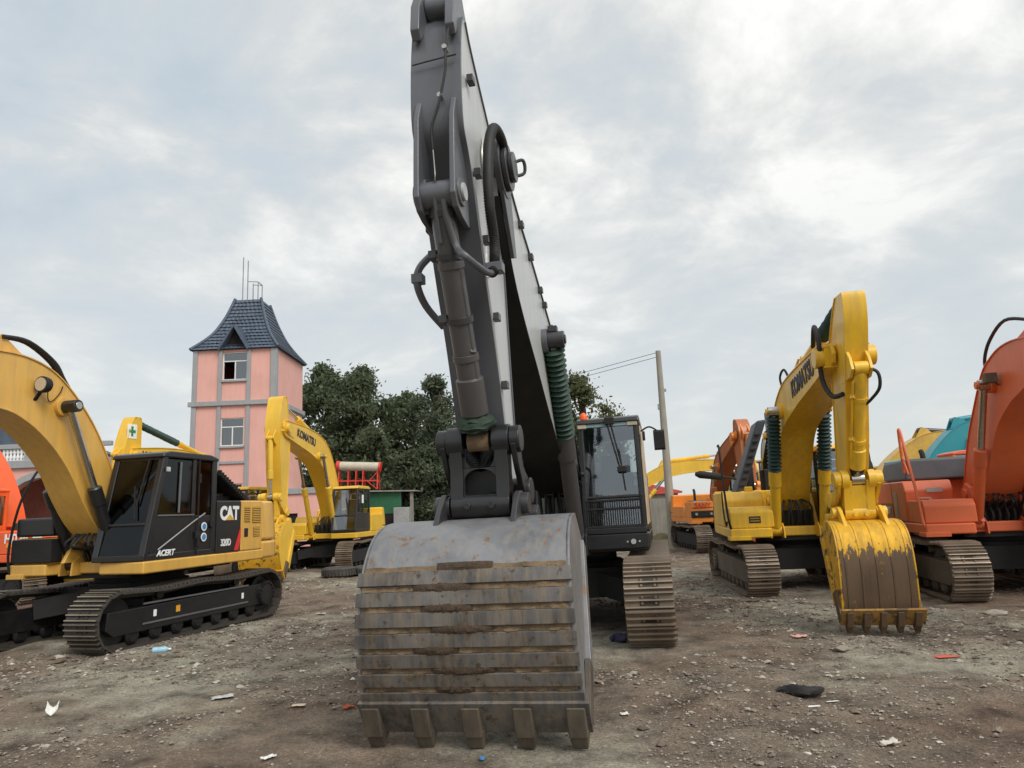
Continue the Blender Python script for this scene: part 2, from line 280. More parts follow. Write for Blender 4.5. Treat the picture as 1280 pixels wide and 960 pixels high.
def ground():
    n = 520; t = np.linspace(-1, 1, n)
    gx = np.sinh(t*5.4)/math.sinh(5.4)*700; gy = 7+np.sinh(t*5.4)/math.sinh(5.4)*900
    X, Y = np.meshgrid(gx, gy); Z = gheight(X, Y)
    v = np.stack([X.ravel(), Y.ravel(), Z.ravel()], 1)
    i = np.arange(n*n).reshape(n, n); q = np.stack([i[:-1, :-1], i[:-1, 1:], i[1:, 1:], i[1:, :-1]], -1).reshape(-1, 4)
    o = link('ground', npmesh('ground', v, q)); tag(o, kind='structure')
    m, t, p = newmat('trampled_gravel_earth'); nn = t.nodes.new; l = t.links.new
    tc = nn('ShaderNodeTexCoord'); s = tc.outputs['Object']
    def noise(sc, det, ro=.6):
        a = nn('ShaderNodeTexNoise'); a.inputs['Scale'].default_value = sc; a.inputs['Detail'].default_value = det; a.inputs['Roughness'].default_value = ro; l(s, a.inputs['Vector']); return a.outputs[0]
    big = nn('ShaderNodeValToRGB'); ramp(big, [(.38, srgb(122, 105, 91)), (.49, srgb(133, 121, 107)), (.58, srgb(160, 155, 140))]); l(noise(.28, 6), big.inputs[0])
    mid = nn('ShaderNodeValToRGB'); ramp(mid, [(.34, (.36, .34, .32)), (.48, (.85, .84, .83)), (.66, (1.28, 1.26, 1.22))]); l(noise(1.9, 9, .68), mid.inputs[0])
    fin = nn('ShaderNodeValToRGB'); ramp(fin, [(.3, (.45, .44, .43)), (.5, (.95, .95, .95)), (.7, (1.5, 1.48, 1.44))]); l(noise(34, 8, .75), fin.inputs[0])
    def mul(a, b):
        k = nn('ShaderNodeMix'); k.data_type = 'RGBA'; k.blend_type = 'MULTIPLY'; k.inputs['Factor'].default_value = 1; l(a, k.inputs[6]); l(b, k.inputs[7]); return k.outputs[2]
    fi2 = nn('ShaderNodeValToRGB'); ramp(fi2, [(.32, (.5, .49, .48)), (.5, (.92, .92, .92)), (.68, (1.45, 1.43, 1.4))]); l(noise(120, 6, .8), fi2.inputs[0])
    c = mul(mul(mul(big.outputs[0], mid.outputs[0]), fin.outputs[0]), fi2.outputs[0])
    vo = nn('ShaderNodeTexVoronoi'); vo.inputs['Scale'].default_value = 26; l(s, vo.inputs['Vector'])
    wn = nn('ShaderNodeSeparateColor'); l(vo.outputs['Color'], wn.inputs[0])
    pr = nn('ShaderNodeValToRGB'); ramp(pr, [(.80, (0, 0, 0)), (.84, (1, 1, 1))]); l(wn.outputs[0], pr.inputs[0])
    ds = nn('ShaderNodeValToRGB'); ramp(ds, [(.24, (1, 1, 1)), (.34, (0, 0, 0))]); l(vo.outputs['Distance'], ds.inputs[0])
    fm = nn('ShaderNodeMath'); fm.operation = 'MULTIPLY'; l(pr.outputs[0], fm.inputs[0]); l(ds.outputs[0], fm.inputs[1])
    st = nn('ShaderNodeValToRGB'); ramp(st, [(0, srgb(110, 98, 86)), (.5, srgb(150, 140, 126)), (1, srgb(176, 170, 160))]); l(wn.outputs[1], st.inputs[0])
    k = nn('ShaderNodeMix'); k.data_type = 'RGBA'; l(fm.outputs[0], k.inputs['Factor']); l(c, k.inputs[6]); l(st.outputs[0], k.inputs[7]); l(k.outputs[2], p.inputs['Base Color'])
    p.inputs['Roughness'].default_value = .93; p.inputs['Specular IOR Level'].default_value = .25
    ad = nn('ShaderNodeMath'); ad.operation = 'MULTIPLY_ADD'; ad.inputs[1].default_value = .5; l(fm.outputs[0], ad.inputs[0]); l(noise(22, 9, .75), ad.inputs[2])
    b = nn('ShaderNodeBump'); b.inputs['Strength'].default_value = .9; b.inputs['Distance'].default_value = .03; l(ad.outputs[0], b.inputs['Height']); l(b.outputs[0], p.inputs['Normal'])
    o.data.materials.append(m)
def npmesh(name, v, q, smooth=True):
    me = bpy.data.meshes.new(name); k = q.shape[1]
    me.vertices.add(len(v)); me.vertices.foreach_set('co', v.astype(np.float32).ravel())
    me.loops.add(q.size); me.loops.foreach_set('vertex_index', q.astype(np.int32).ravel())
    me.polygons.add(len(q)); me.polygons.foreach_set('loop_start', np.arange(0, q.size, k, dtype=np.int32)); me.polygons.foreach_set('use_smooth', np.full(len(q), smooth))
    me.update(calc_edges=True); return me
def stones():
    base = np.array([(1, 0, 0), (-1, 0, 0), (0, 1, 0), (0, -1, 0), (0, 0, 1), (0, 0, -1), (.6, .6, .45), (-.6, .6, .4), (-.6, -.6, .45), (.6, -.6, .4)], float)
    F = np.array([(0, 6, 9), (4, 9, 6), (2, 7, 6), (4, 6, 7), (1, 8, 7), (4, 7, 8), (3, 9, 8), (4, 8, 9), (0, 2, 6), (2, 1, 7), (1, 3, 8), (3, 0, 9)])
    n = 210000; y = 3.2+rng.random(n)**2.0*24; x = (rng.random(n)*2-1)*(y*.82+1.0)
    cl = fbm(x*.5, y*.5, 77)+.5*fbm(x*2, y*2, 88); keep = cl+rng.normal(0, .07, n) > .0; x = x[keep]; y = y[keep]; n = len(x)
    s = np.clip(rng.lognormal(-5.15, .62, n), .0035, .06)*np.clip(y/7, .75, 1.8)
    ang = rng.random(n)*6.28; c, sn = np.cos(ang), np.sin(ang)
    P = base[None]*(1+rng.normal(0, .22, (n, 10, 1)))*s[:, None, None]*np.stack([1+rng.random(n)*.6, np.ones(n), .45+.4*rng.random(n)], 1)[:, None]
    Q = np.stack([P[..., 0]*c[:, None]-P[..., 1]*sn[:, None], P[..., 0]*sn[:, None]+P[..., 1]*c[:, None], P[..., 2]], -1)
    Q += np.stack([x, y, gheight(x, y)+s*.12], 1)[:, None]
    f = (F[None]+(np.arange(n)*10)[:, None, None]).reshape(-1, 3)
    o = link('gravel', npmesh('gravel', Q.reshape(-1, 3), f, False)); tag(o, 'loose grey and brown gravel strewn over the earth yard', 'gravel', kind='stuff')
    m, t, p = newmat('gravel_stone'); g = t.nodes.new('ShaderNodeNewGeometry'); r = t.nodes.new('ShaderNodeValToRGB')
    ramp(r, [(0, srgb(92, 80, 70)), (.4, srgb(124, 110, 96)), (.75, srgb(148, 139, 125)), (.97, srgb(174, 166, 152)), (1, srgb(208, 202, 192))]); t.links.new(g.outputs['Random Per Island'], r.inputs[0]); t.links.new(r.outputs[0], p.inputs['Base Color']); p.inputs['Roughness'].default_value = .9
    o.data.materials.append(m)
ground(); stones()

# ------------------------------------------------------------------ excavator
def seglen(P): return sum((Vector(P[i+1])-Vector(P[i])).length for i in range(len(P)-1))
def shoe_mesh(w, pitch, m, ribs=3):
    k = MB(); k.box(-pitch*.49, pitch*.49, -w/2, w/2, -.03, 0)
    for i in range(ribs):
        x = (-.40+.8*i/(ribs-1))*pitch
        k.hexa([(x-.016, -w/2, 0), (x+.016, -w/2, 0), (x+.016, w/2, 0), (x-.016, w/2, 0)], [(x-.008, -w/2+.01, .036), (x+.008, -w/2+.01, .036), (x+.008, w/2-.01, .036), (x-.008, w/2-.01, .036)]); k.m[-5] = 1
    for sx in (-.14, .14):
        for sy in (-.085, .085): k.cyl((sx*pitch*1.2, sy, 0), (sx*pitch*1.2, sy, .014), .018, n=6)
    return k.mesh('track_shoe', [m, RIBW], 30)
def track(root, side, c, rz):
    """one crawler: side frame (part) with shoes, sprocket, idler, rollers as sub-parts"""
    S = c['sc']; HL = c['HL']*S; R = c.get('TH', .9)*S/2; G = c.get('G', 1.1)*S*side; w = c.get('shoe', .6); fm, sm = c['frame_m'], c['shoe_m']
    k = MB(); hw = .2*S
    k.prism([(-HL+R*.75, R*.55), (HL-R*.9, R*.5), (HL-R*.55, R*.75), (HL-R*.6, R*1.35), (-HL+R*1.0, R*1.45), (-HL+R*.75, R*1.2)], G-hw, G+hw)
    for x in (-.45, .4): k.box(x*HL-.07, x*HL+.07, G-.08, G+.08, R*1.3, R*1.72)
    t = k.build('track', fm, root, .015); t.rotation_euler = (0, 0, rz)
    # closed path of the chain
    path = []; n = 14
    for i in range(n+1): a = math.pi/2-math.pi*i/n; path.append((HL-R+R*math.cos(a), R+R*math.sin(a)))
    for i in range(n+1): a = -math.pi/2-math.pi*i/n; path.append((-HL+R+R*math.cos(a), R+R*math.sin(a)))
    m = 16
    for i in range(1, m): u = i/m; path.append((-HL+R+(2*HL-2*R)*u, 2*R-.035*S*math.sin(math.pi*u*2)**2))
    path.append(path[0]); P = [Vector(p) for p in path]; L = seglen(path)
    kb = MB(); inn = [p+(Vector((0, R))-p)*0 for p in P]
    kb.ribbon([(p.x, p.y) for p in P], .11*S, -.085*S)
    ch = kb.build('track_chain', STEELD, t); ch.location = (0, G, 0)
    if c.get('shoes', True):
        N = int(L/(.19*S)); pitch = L/N; me = shoe_mesh(w, pitch, sm, c.get('ribs', 3)); acc = 0; j = 0; want = pitch*.5
        for i in range(len(P)-1):
            d = P[i+1]-P[i]; dl = d.length
            while want <= acc+dl and j < N:
                q = P[i]+d*((want-acc)/dl); o = link('track_shoe', me, t)
                o.location = (q.x, G, q.y); ang = math.atan2(d.y, d.x)
                o.matrix_local = Matrix.Translation((q.x, G, q.y)) @ Matrix.Rotation(-ang, 4, 'Y'); want += pitch; j += 1
            acc += dl
    else:
        kk = MB(); kk.ribbon([(p.x, p.y) for p in P], w/2, .03); s2 = kk.build('track_belt', sm, t); s2.location = (0, G, 0)
    si = MB(); x = HL-R
    for a0, a1, rr in ((-.1, .1, R*.86), (-.16, .16, R*.36)): si.cyl((x, G+a0*S, R), (x, G+a1*S, R), rr, n=28)
    si.build('idler', fm, t, .01)
    sp = MB(); x = -HL+R; sp.cyl((x, G-.1*S, R), (x, G+.1*S, R), R*.8, n=28)
    out = side
    sp.cyl((x, G, R), (x, G+out*.24*S, R), R*.62, R*.55, n=24)
    for i in range(16):
        a = 2*math.pi*i/16; sp.cyl((x+R*.47*math.cos(a), G+out*.24*S, R+R*.47*math.sin(a)), (x+R*.47*math.cos(a), G+out*.265*S, R+R*.47*math.sin(a)), .022*S, n=6)
    sp.build('sprocket', fm, t)
    if c.get('shoes', True):
        for i in range(7):
            x = -HL+R*1.9+(2*HL-R*3.8)*i/6; r = MB()
            r.lathe((x, G-.17*S, R*.42), (x, G+.17*S, R*.42), [(0, .09*S), (.1, .13*S), (.3, .13*S), (.32, .1*S), (.68, .1*S), (.7, .13*S), (.9, .13*S), (1, .09*S)], 14); r.build('track_roller', fm, t)
        for x in (-.45, .4): r = MB(); r.cyl((x*HL, G-.15*S, R*1.72), (x*HL, G+.15*S, R*1.72), .075*S, n=14); r.build('carrier_roller', fm, t)
    return t
def cylinder(root, pa, pb, r, frac, bm, rod_r=None, boot=None, name='hydraulic_cylinder', pipe=None, rod_m=None):
    """barrel from pa, rod to pb; boot = bellows material over the rod"""
    pa = Vector(pa); pb = Vector(pb); d = pb-pa; L = d.length; e = d/L; q = pa+e*L*frac; rr = rod_r or r*.6; lat = Vector((0, 1, 0))
    k = MB(); f = lambda x: x/(L*frac)
    k.lathe(pa, q, [(0, r*.7), (f(.06), r*.95), (f(.1), r), (1-f(.34*r/.1), r), (1-f(.33*r/.1), r*1.2), (1-f(.02), r*1.2), (1, r*1.0)], 22)
    k.cyl(pa-lat*r*1.0, pa+lat*r*1.0, r*1.05, n=18)
    if pipe:
        o = Vector(pipe)*r*1.25; k.tube([pa+e*.16*L*frac+o, pa+e*L*frac*.93+o], r*.2, 8, smooth=False); k.tube([pa+e*.16*L*frac+o*1.0, pa+e*.12*L*frac], r*.2, 8, smooth=False)
        for t in (.3, .72): k.cyl(pa+e*L*frac*t-e*.03, pa+e*L*frac*t+e*.03, r*1.12, n=20); k.bar(pa+e*L*frac*t, pa+e*L*frac*t+o*1.15, .06, .06)
    o = k.build(name, bm, root, .004)
    k = MB(); k.cyl(q-e*.05, pb, rr, n=16); k.cyl(pb-lat*r*.95, pb+lat*r*.95, r*.95, n=18); k.build('rod', rod_m or CHROME, o)
    if boot:
        k = MB(); n = max(6, int((pb-q).length/.075)); s0 = q-e*.05; s1 = pb-e*r*1.0; prof = []
        for i in range(2*n+1): prof.append((i/(2*n), r*(1.36 if i % 2 else .92)+rng.normal(0, .003)))
        k.lathe(s0, s1, prof, 18); k.build('bellows_boot', boot, o, ang=25)
    return o
BO = [(.97, -1.63), (1.13, -1.35), (1.23, -1.05), (1.26, -.8), (1.24, -.55), (1.16, -.33), (1.0, -.14), (.76, -.03), (.46, .0)]
BO2 = [(.97, -1.63), (1.05, -1.3), (1.09, -1.0), (1.10, -.7), (1.07, -.42), (.97, -.2), (.8, -.07), (.6, -.02), (.36, -.01)]
def bucket(root, H, bs, rot, wl, wt, mats, straps='h', ear_y=.3, bp=None, ntooth=5):
    """H hinge (x,z); shell outline scaled by bs and rotated about the hinge"""
    shell_m, side_m, strap_m, tooth_m, ear_m = mats
    ca, sa = math.cos(rot), math.sin(rot)
    T = lambda p: (H[0]+bs*(p[0]*ca+p[1]*sa), H[1]+bs*(-p[0]*sa+p[1]*ca))
    prof = cr2(BO2 if straps == 'v' else BO, 4); n = len(prof); outer = [T(p) for p in prof]; wid = lambda i: wl+(wt-wl)*i/(n-1)
    k = MB(); k.ribbon(outer, wl-.012, .035*bs, 0, wt-.012)
    b = k.build('bucket', shell_m, root, .004)
    for sgn in (1, -1):
        k = MB(); pl = [(p, wid(i)) for i, p in enumerate(prof)]+[((.12, -.22), wt), ((.34, -.62), wt+(wl-wt)*.4), ((.70, -1.28), wl)]
        q = len(pl); y = lambda w, d: sgn*(w-d)
        vs = [(T(p)[0], y(w, 0.0), T(p)[1]) for p, w in pl]+[(T(p)[0], y(w, .03), T(p)[1]) for p, w in pl]
        k.add(vs, [tuple(range(q)), tuple(range(2*q-1, q-1, -1))]+[(i, (i+1) % q, q+(i+1) % q, q+i) for i in range(q)])
        k.build('side_plate', side_m, b)
        k = MB(); a, c = T((.16, -.28)), T((.74, -1.34))
        k.bar((a[0], sgn*(wt+.006), a[1]), (c[0], sgn*(wl+.006), c[1]), .05, .16*bs, up=(1, 0, .4)); k.build('side_cutter', side_m, b, .006)
        k = MB(); a, c = T((1.0, -1.5)), T((.78, -1.38)); k.bar((a[0], sgn*(wl+.012), a[1]-.06), (c[0], sgn*(wl+.012), c[1]+.2), .045, .2*bs, up=(1, 0, 0)); k.build('corner_guard', tooth_m, b, .006)
    k = MB(); lp = [T((.975, -1.615)), T((1.03, -1.54)), T((1.10, -1.43)), T((1.14, -1.365))]
    k.ribbon(lp, wl+.035, -.045*bs); k.build('lip', strap_m, b, .006)
    for i in range(ntooth):
        y = -wl+.07+(2*wl-.14)*i/(ntooth-1); k = MB(); tw = (.06*bs+.012) if straps == 'h' else .042
        A, B, C, D = T((1.19, -1.42)), T((1.10, -1.66)), T((.95, -1.64)), T((1.04, -1.44))
        k.prism([A, B, C, D], y-tw, y+tw)
        A, B, C, D = T((1.115, -1.60)), T((1.02, -1.758)), T((.98, -1.758)), T((.945, -1.63))
        k.hexa([(A[0], y-tw*1.1, A[1]), (A[0], y+tw*1.1, A[1]), (D[0], y+tw*1.1, D[1]), (D[0], y-tw*1.1, D[1])], [(B[0], y-tw*.82, B[1]), (B[0], y+tw*.82, B[1]), (C[0], y+tw*.82, C[1]), (C[0], y-tw*.82, C[1])]); k.build('tooth', tooth_m, b, .012)
    if straps == 'h':
        arc = [0]
        for i in range(n-1): arc.append(arc[-1]+(Vector(prof[i+1])-Vector(prof[i])).length)
        at = lambda s: next(((lambda t: (prof[i][0]+(prof[i+1][0]-prof[i][0])*t, prof[i][1]+(prof[i+1][1]-prof[i][1])*t, i+t))((s-arc[i])/(arc[i+1]-arc[i])) for i in range(n-1) if s <= arc[i+1]), (*prof[-1], n-1))
        s0, N_, bw, gp = .275, 7, .106, .048
        for j in range(N_):
            a, c = s0+j*(bw+gp), s0+j*(bw+gp)+bw; pts = [at(a+(c-a)*u/3) for u in range(4)]
            w = wid(pts[0][2])+.012; k = MB(); k.ribbon([T(p[:2]) for p in pts], w, -.034*bs, 0, wid(pts[-1][2])+.012); k.build('wear_strap', strap_m, b, .004)
            pts = [at(c+.004+(gp-.008)*u/2) for u in range(3)]; w = wid(pts[0][2])-.03   # packed mud between the straps
            k = MB(); mm = 46; rows = []
            for u, p in enumerate(pts):
                q = at(p[2]*0+c+.004+(gp-.008)*u/2); d = Vector((prof[min(n-1, int(q[2])+1)][0]-prof[int(q[2])][0], prof[min(n-1, int(q[2])+1)][1]-prof[int(q[2])][1])).normalized()
                nn = Vector((d.y, -d.x)); rows.append([(Vector(q[:2])+nn*max(.002, .012+.012*math.sin(i*.7+j*2.1)*math.sin(i*.23+j)+rng.normal(0, .006))*(1.25 if u == 0 else .8), -w+2*w*i/mm) for i in range(mm+1)])
            vs = [(T((r[0].x, r[0].y))[0], r[1], T((r[0].x, r[0].y))[1]) for row in rows for r in row]
            k.add(vs, [(u*(mm+1)+i, u*(mm+1)+i+1, (u+1)*(mm+1)+i+1, (u+1)*(mm+1)+i) for u in range(2) for i in range(mm)]); k.build('mud_line', MUD, b)
            qa = at(c-.012); qb = at(c+gp+.014); A2, B2 = Vector(T(qa[:2])), Vector(T(qb[:2])); dn = (B2-A2).normalized(); on = Vector((dn.y, -dn.x)); ym = -.1+.12*math.sin(j*2.4); hwid = .16+.1*abs(math.sin(j*1.7)); mm2 = 22; k = MB(); vs = []
            for i in range(mm2+1):
                y = ym-hwid+2*hwid*i/mm2; e2 = math.sin(math.pi*i/mm2)**.4
                for u in range(4): pnt = A2+(B2-A2)*(u/3)+on*(.014+.03*e2*(1 if u in (1, 2) else .55)*(.8+.5*rng.random())); vs.append((pnt.x, y, pnt.y))
            k.add(vs, [(i*4+u, (i+1)*4+u, (i+1)*4+u+1, i*4+u+1) for i in range(mm2) for u in range(3)]); k.build('mud_pack', MUDD, b)
    elif straps == 'v':
        for j in range(5):
            y = (-.8+1.6*j/4)*wl; k = MB(); k.ribbon(outer[2:int(n*.86)], .012, -.008); o = k.build('wear_strap', shell_m, b, .003); o.location = (0, y, 0)
    for sgn in (1, -1):
        k = MB(); e = [(.85, -.1), (.68, .1), (.52, .22), (.38, .22), (.2, .1), (.02, .13), (-.11, .06), (-.12, -.08), (-.02, -.14), (.12, -.18), (.4, -.06), (.7, -.06)]
        k.prism([T(p) for p in e], sgn*(ear_y+.015), sgn*(ear_y+.065)); k.build('ear', ear_m, b, .008)
        for p in ((0, 0), (.45, .11)): k = MB(); q = T(p); k.cyl((q[0], sgn*(ear_y-.01), q[1]), (q[0], sgn*(ear_y+.13), q[1]), .085*bs+.01, n=18); k.build('pin_boss', ear_m, b, .006)
    return b, T((.45, .11))
def boom_outline(F, P, th=1., hump=1.):
    F = Vector(F); P = Vector(P); d = P-F; L = d.length; e = d/L; nn = Vector((-e.y, e.x)); nn = nn if nn.y > 0 else -nn
    C = [(-.03, 0, .035), (.0, .0, .042), (.1, .075, .052), (.24, .15, .066), (.4, .198, .078), (.52, .192, .076), (.66, .15, .068), (.82, .082, .058), (.95, .022, .046), (1.0, 0, .042), (1.035, -.006, .03)]
    cs = cr([F+e*(u*L)+nn*(v*L*hump) for u, v, t in C], 4); hs = [p.x for p in cr([Vector((t*th*L, 0)) for u, v, t in C], 4)]
    top, bot = [], []
    for i, c in enumerate(cs):
        g = (cs[min(i+1, len(cs)-1)]-cs[max(i-1, 0)]).normalized(); m = Vector((-g.y, g.x)); m = m if m.dot(nn) > 0 else -m
        top.append(c+m*hs[i]); bot.append(c-m*hs[i])
    return cs, top, bot
def beam(top, bot, hw, name, mats, root, flange=.022, lip=.02):
    """welded box section: two web plates, proud top and bottom flange plates"""
    k = MB(); n = len(top); w = hw-lip
    vs = []
    for t, b in zip(top, bot): vs += [(t[0], -w, t[1]), (t[0], w, t[1]), (b[0], w, b[1]), (b[0], -w, b[1])]
    fs = []
    for i in range(n-1): a = 4*i; c = a+4; fs += [(a+1, a+2, c+2, c+1), (a+3, a, c, c+3)]
    k.add(vs, fs+[(0, 1, 2, 3), (4*n-4, 4*n-1, 4*n-2, 4*n-3)])
    k.ribbon([(p[0], p[1]) for p in top], hw, flange, 1 if len(mats) > 1 else 0); k.ribbon([(p[0], p[1]) for p in bot], hw, -flange, len(mats)-1)
    return k.build(name, mats, root, .004)
def cabin(root, x0, x1, y0, y1, z0, z1, slope, mats, belt=.42, split=.36, bpost=.45, roofm=None, glass_m=None, guard=False, seat=True, post=.075, wiper=True):
    fm, pm = mats; g = glass_m or GL; t = post; zb = z0+belt*(z1-z0); xt = x1-slope; zs = z0+split*(z1-z0)
    fx = lambda z: x1-slope*(z-z0)/(z1-z0)
    k = MB(); k.box(x0, x1-.005, y0, y1, z0, z0+.1)
    for y in (y0+t/2, y1-t/2):
        k.bar((x1-t/2, y, z0+.05), (xt-t/2, y, z1-.06), t, t, up=(1, 0, 0)); k.bar((x0+t/2, y, z0+.05), (x0+t/2, y, z1-.06), t, t+.02, up=(1, 0, 0))
        xb = x0+bpost*(x1-x0); k.bar((xb, y, z0+.05), (xb, y, z1-.06), .09, t*.9, up=(0, 1, 0)) if False else k.box(xb-.045, xb+.045, y-t*.45, y+t*.45, z0+.05, z1-.06)
        k.box(x0+.01, fx(zb)-.02, y-t*.35, y+t*.35, z0+.05, zb)
    k.box(x0, x0+t, y0+.02, y1-.02, z0+.05, zb); k.box(x0, x0+t, y0+.02, y1-.02, z1-.2, z1-.06)
    k.box(fx(zs)-t*.8, fx(zs)-.005, y0+.03, y1-.03, zs-.025, zs+.025); k.box(xt-t, xt-.004, y0+.03, y1-.03, z1-.13, z1-.05)
    c = k.build('cab', fm, root, .018)
    k = MB(); k.prism([(x0-.03, z1-.08), (xt+.05, z1-.08), (xt+.02, z1-.01), (xt-.15, z1+.03), (x0+.2, z1+.03), (x0-.02, z1-.02)], y0-.02, y1+.02); k.build('roof', roofm or fm, c, .025, seg=3)
    ins = .03
    def pane(name, pts): k = MB(); k.add(pts, [tuple(range(len(pts)))]); return k.build(name, g, c, fix=False)
    pane('windshield', [(fx(zs)-ins, y0+.06, zs+.02), (fx(zs)-ins, y1-.06, zs+.02), (fx(z1-.12)-ins, y1-.06, z1-.12), (fx(z1-.12)-ins, y0+.06, z1-.12)])
    pane('lower_windshield', [(x1-ins, y0+.06, z0+.09), (x1-ins, y1-.06, z0+.09), (fx(zs)-ins, y1-.06, zs-.02), (fx(zs)-ins, y0+.06, zs-.02)])
    for y in (y0+.03, y1-.03):
        xb = x0+bpost*(x1-x0)
        pane('side_window', [(xb+.04, y, zb), (fx(zb)-.06, y, zb), (fx(z1-.1)-.06, y, z1-.1), (xb+.04, y, z1-.1)])
        pane('side_window', [(x0+.06, y, zb), (xb-.04, y, zb), (xb-.04, y, z1-.1), (x0+.06, y, z1-.1)])
    pane('rear_window', [(x0+.04, y0+.06, zb), (x0+.04, y1-.06, zb), (x0+.04, y1-.06, z1-.2), (x0+.04, y0+.06, z1-.2)])
    if seat:
        ym = (y0+y1)/2; xs = x0+.42*(x1-x0); k = MB(); h = z1-z0
        k.box(xs-.22, xs+.3, ym-.25, ym+.25, z0+.2*h, z0+.32*h); k.prism([(xs-.3, z0+.3*h), (xs-.16, z0+.3*h), (xs-.26, z0+.72*h), (xs-.36, z0+.72*h)], ym-.24, ym+.24); k.prism([(xs-.36, z0+.73*h), (xs-.26, z0+.73*h), (xs-.29, z0+.84*h), (xs-.37, z0+.84*h)], ym-.13, ym+.13)
        k.build('seat', SEATM, c, .04, seg=3)
        k = MB()
        for s in (-1, 1): k.box(xs-.1, xs+.38, ym+s*.36-.07, ym+s*.36+.07, z0+.12*h, z0+.4*h); k.cyl((xs+.3, ym+s*.36, z0+.4*h), (xs+.34, ym+s*.36, z0+.52*h), .022, n=8)
        k.cyl((xs+.75, ym-.08, z0+.08*h), (xs+.6, ym-.08, z0+.42*h), .015, n=6); k.cyl((xs+.75, ym+.08, z0+.08*h), (xs+.6, ym+.08, z0+.42*h), .015, n=6)
        k.build('control_console', DARKIN, c, .01)
    if not wiper: return c
    k = MB(); zt = z1-.1; k.bar((fx(zt)+.015, y1-.25, zt), (fx(zs+.3)+.015, y1-.32, zs+.3), .02, .015, up=(1, 0, 0)); k.bar((fx(zs+.62)+.02, y1-.42, zs+.62), (fx(zs+.08)+.02, y1-.3, zs+.08), .018, .014, up=(1, 0, 0)); k.build('wiper', BLACKM, c)
    return c
def mirror(root, base, tip, m=None, w=.2, h=.3, fwd=(1, 0, 0)):
    k = MB(); base = Vector(base); tip = Vector(tip); mid = Vector(((base.x+tip.x)/2, (base.y+tip.y)/2, max(base.z, tip.z)+.06))
    k.tube([base, mid, tip+Vector((0, 0, h*.4))], .014, 7); k.prism([(tip.x-.05, tip.z-h/2), (tip.x+.03, tip.z-h/2+.02), (tip.x+.05, tip.z+h/2-.03), (tip.x-.02, tip.z+h/2)], tip.y-w/2, tip.y+w/2)
    return k.build('mirror', m or BLACKM, root, .045, seg=4)
def rail(root, pts, r=.02, m=None, name='handrail'):
    k = MB(); k.tube(pts, r, 8); return k.build(name, m or BLACKM, root)

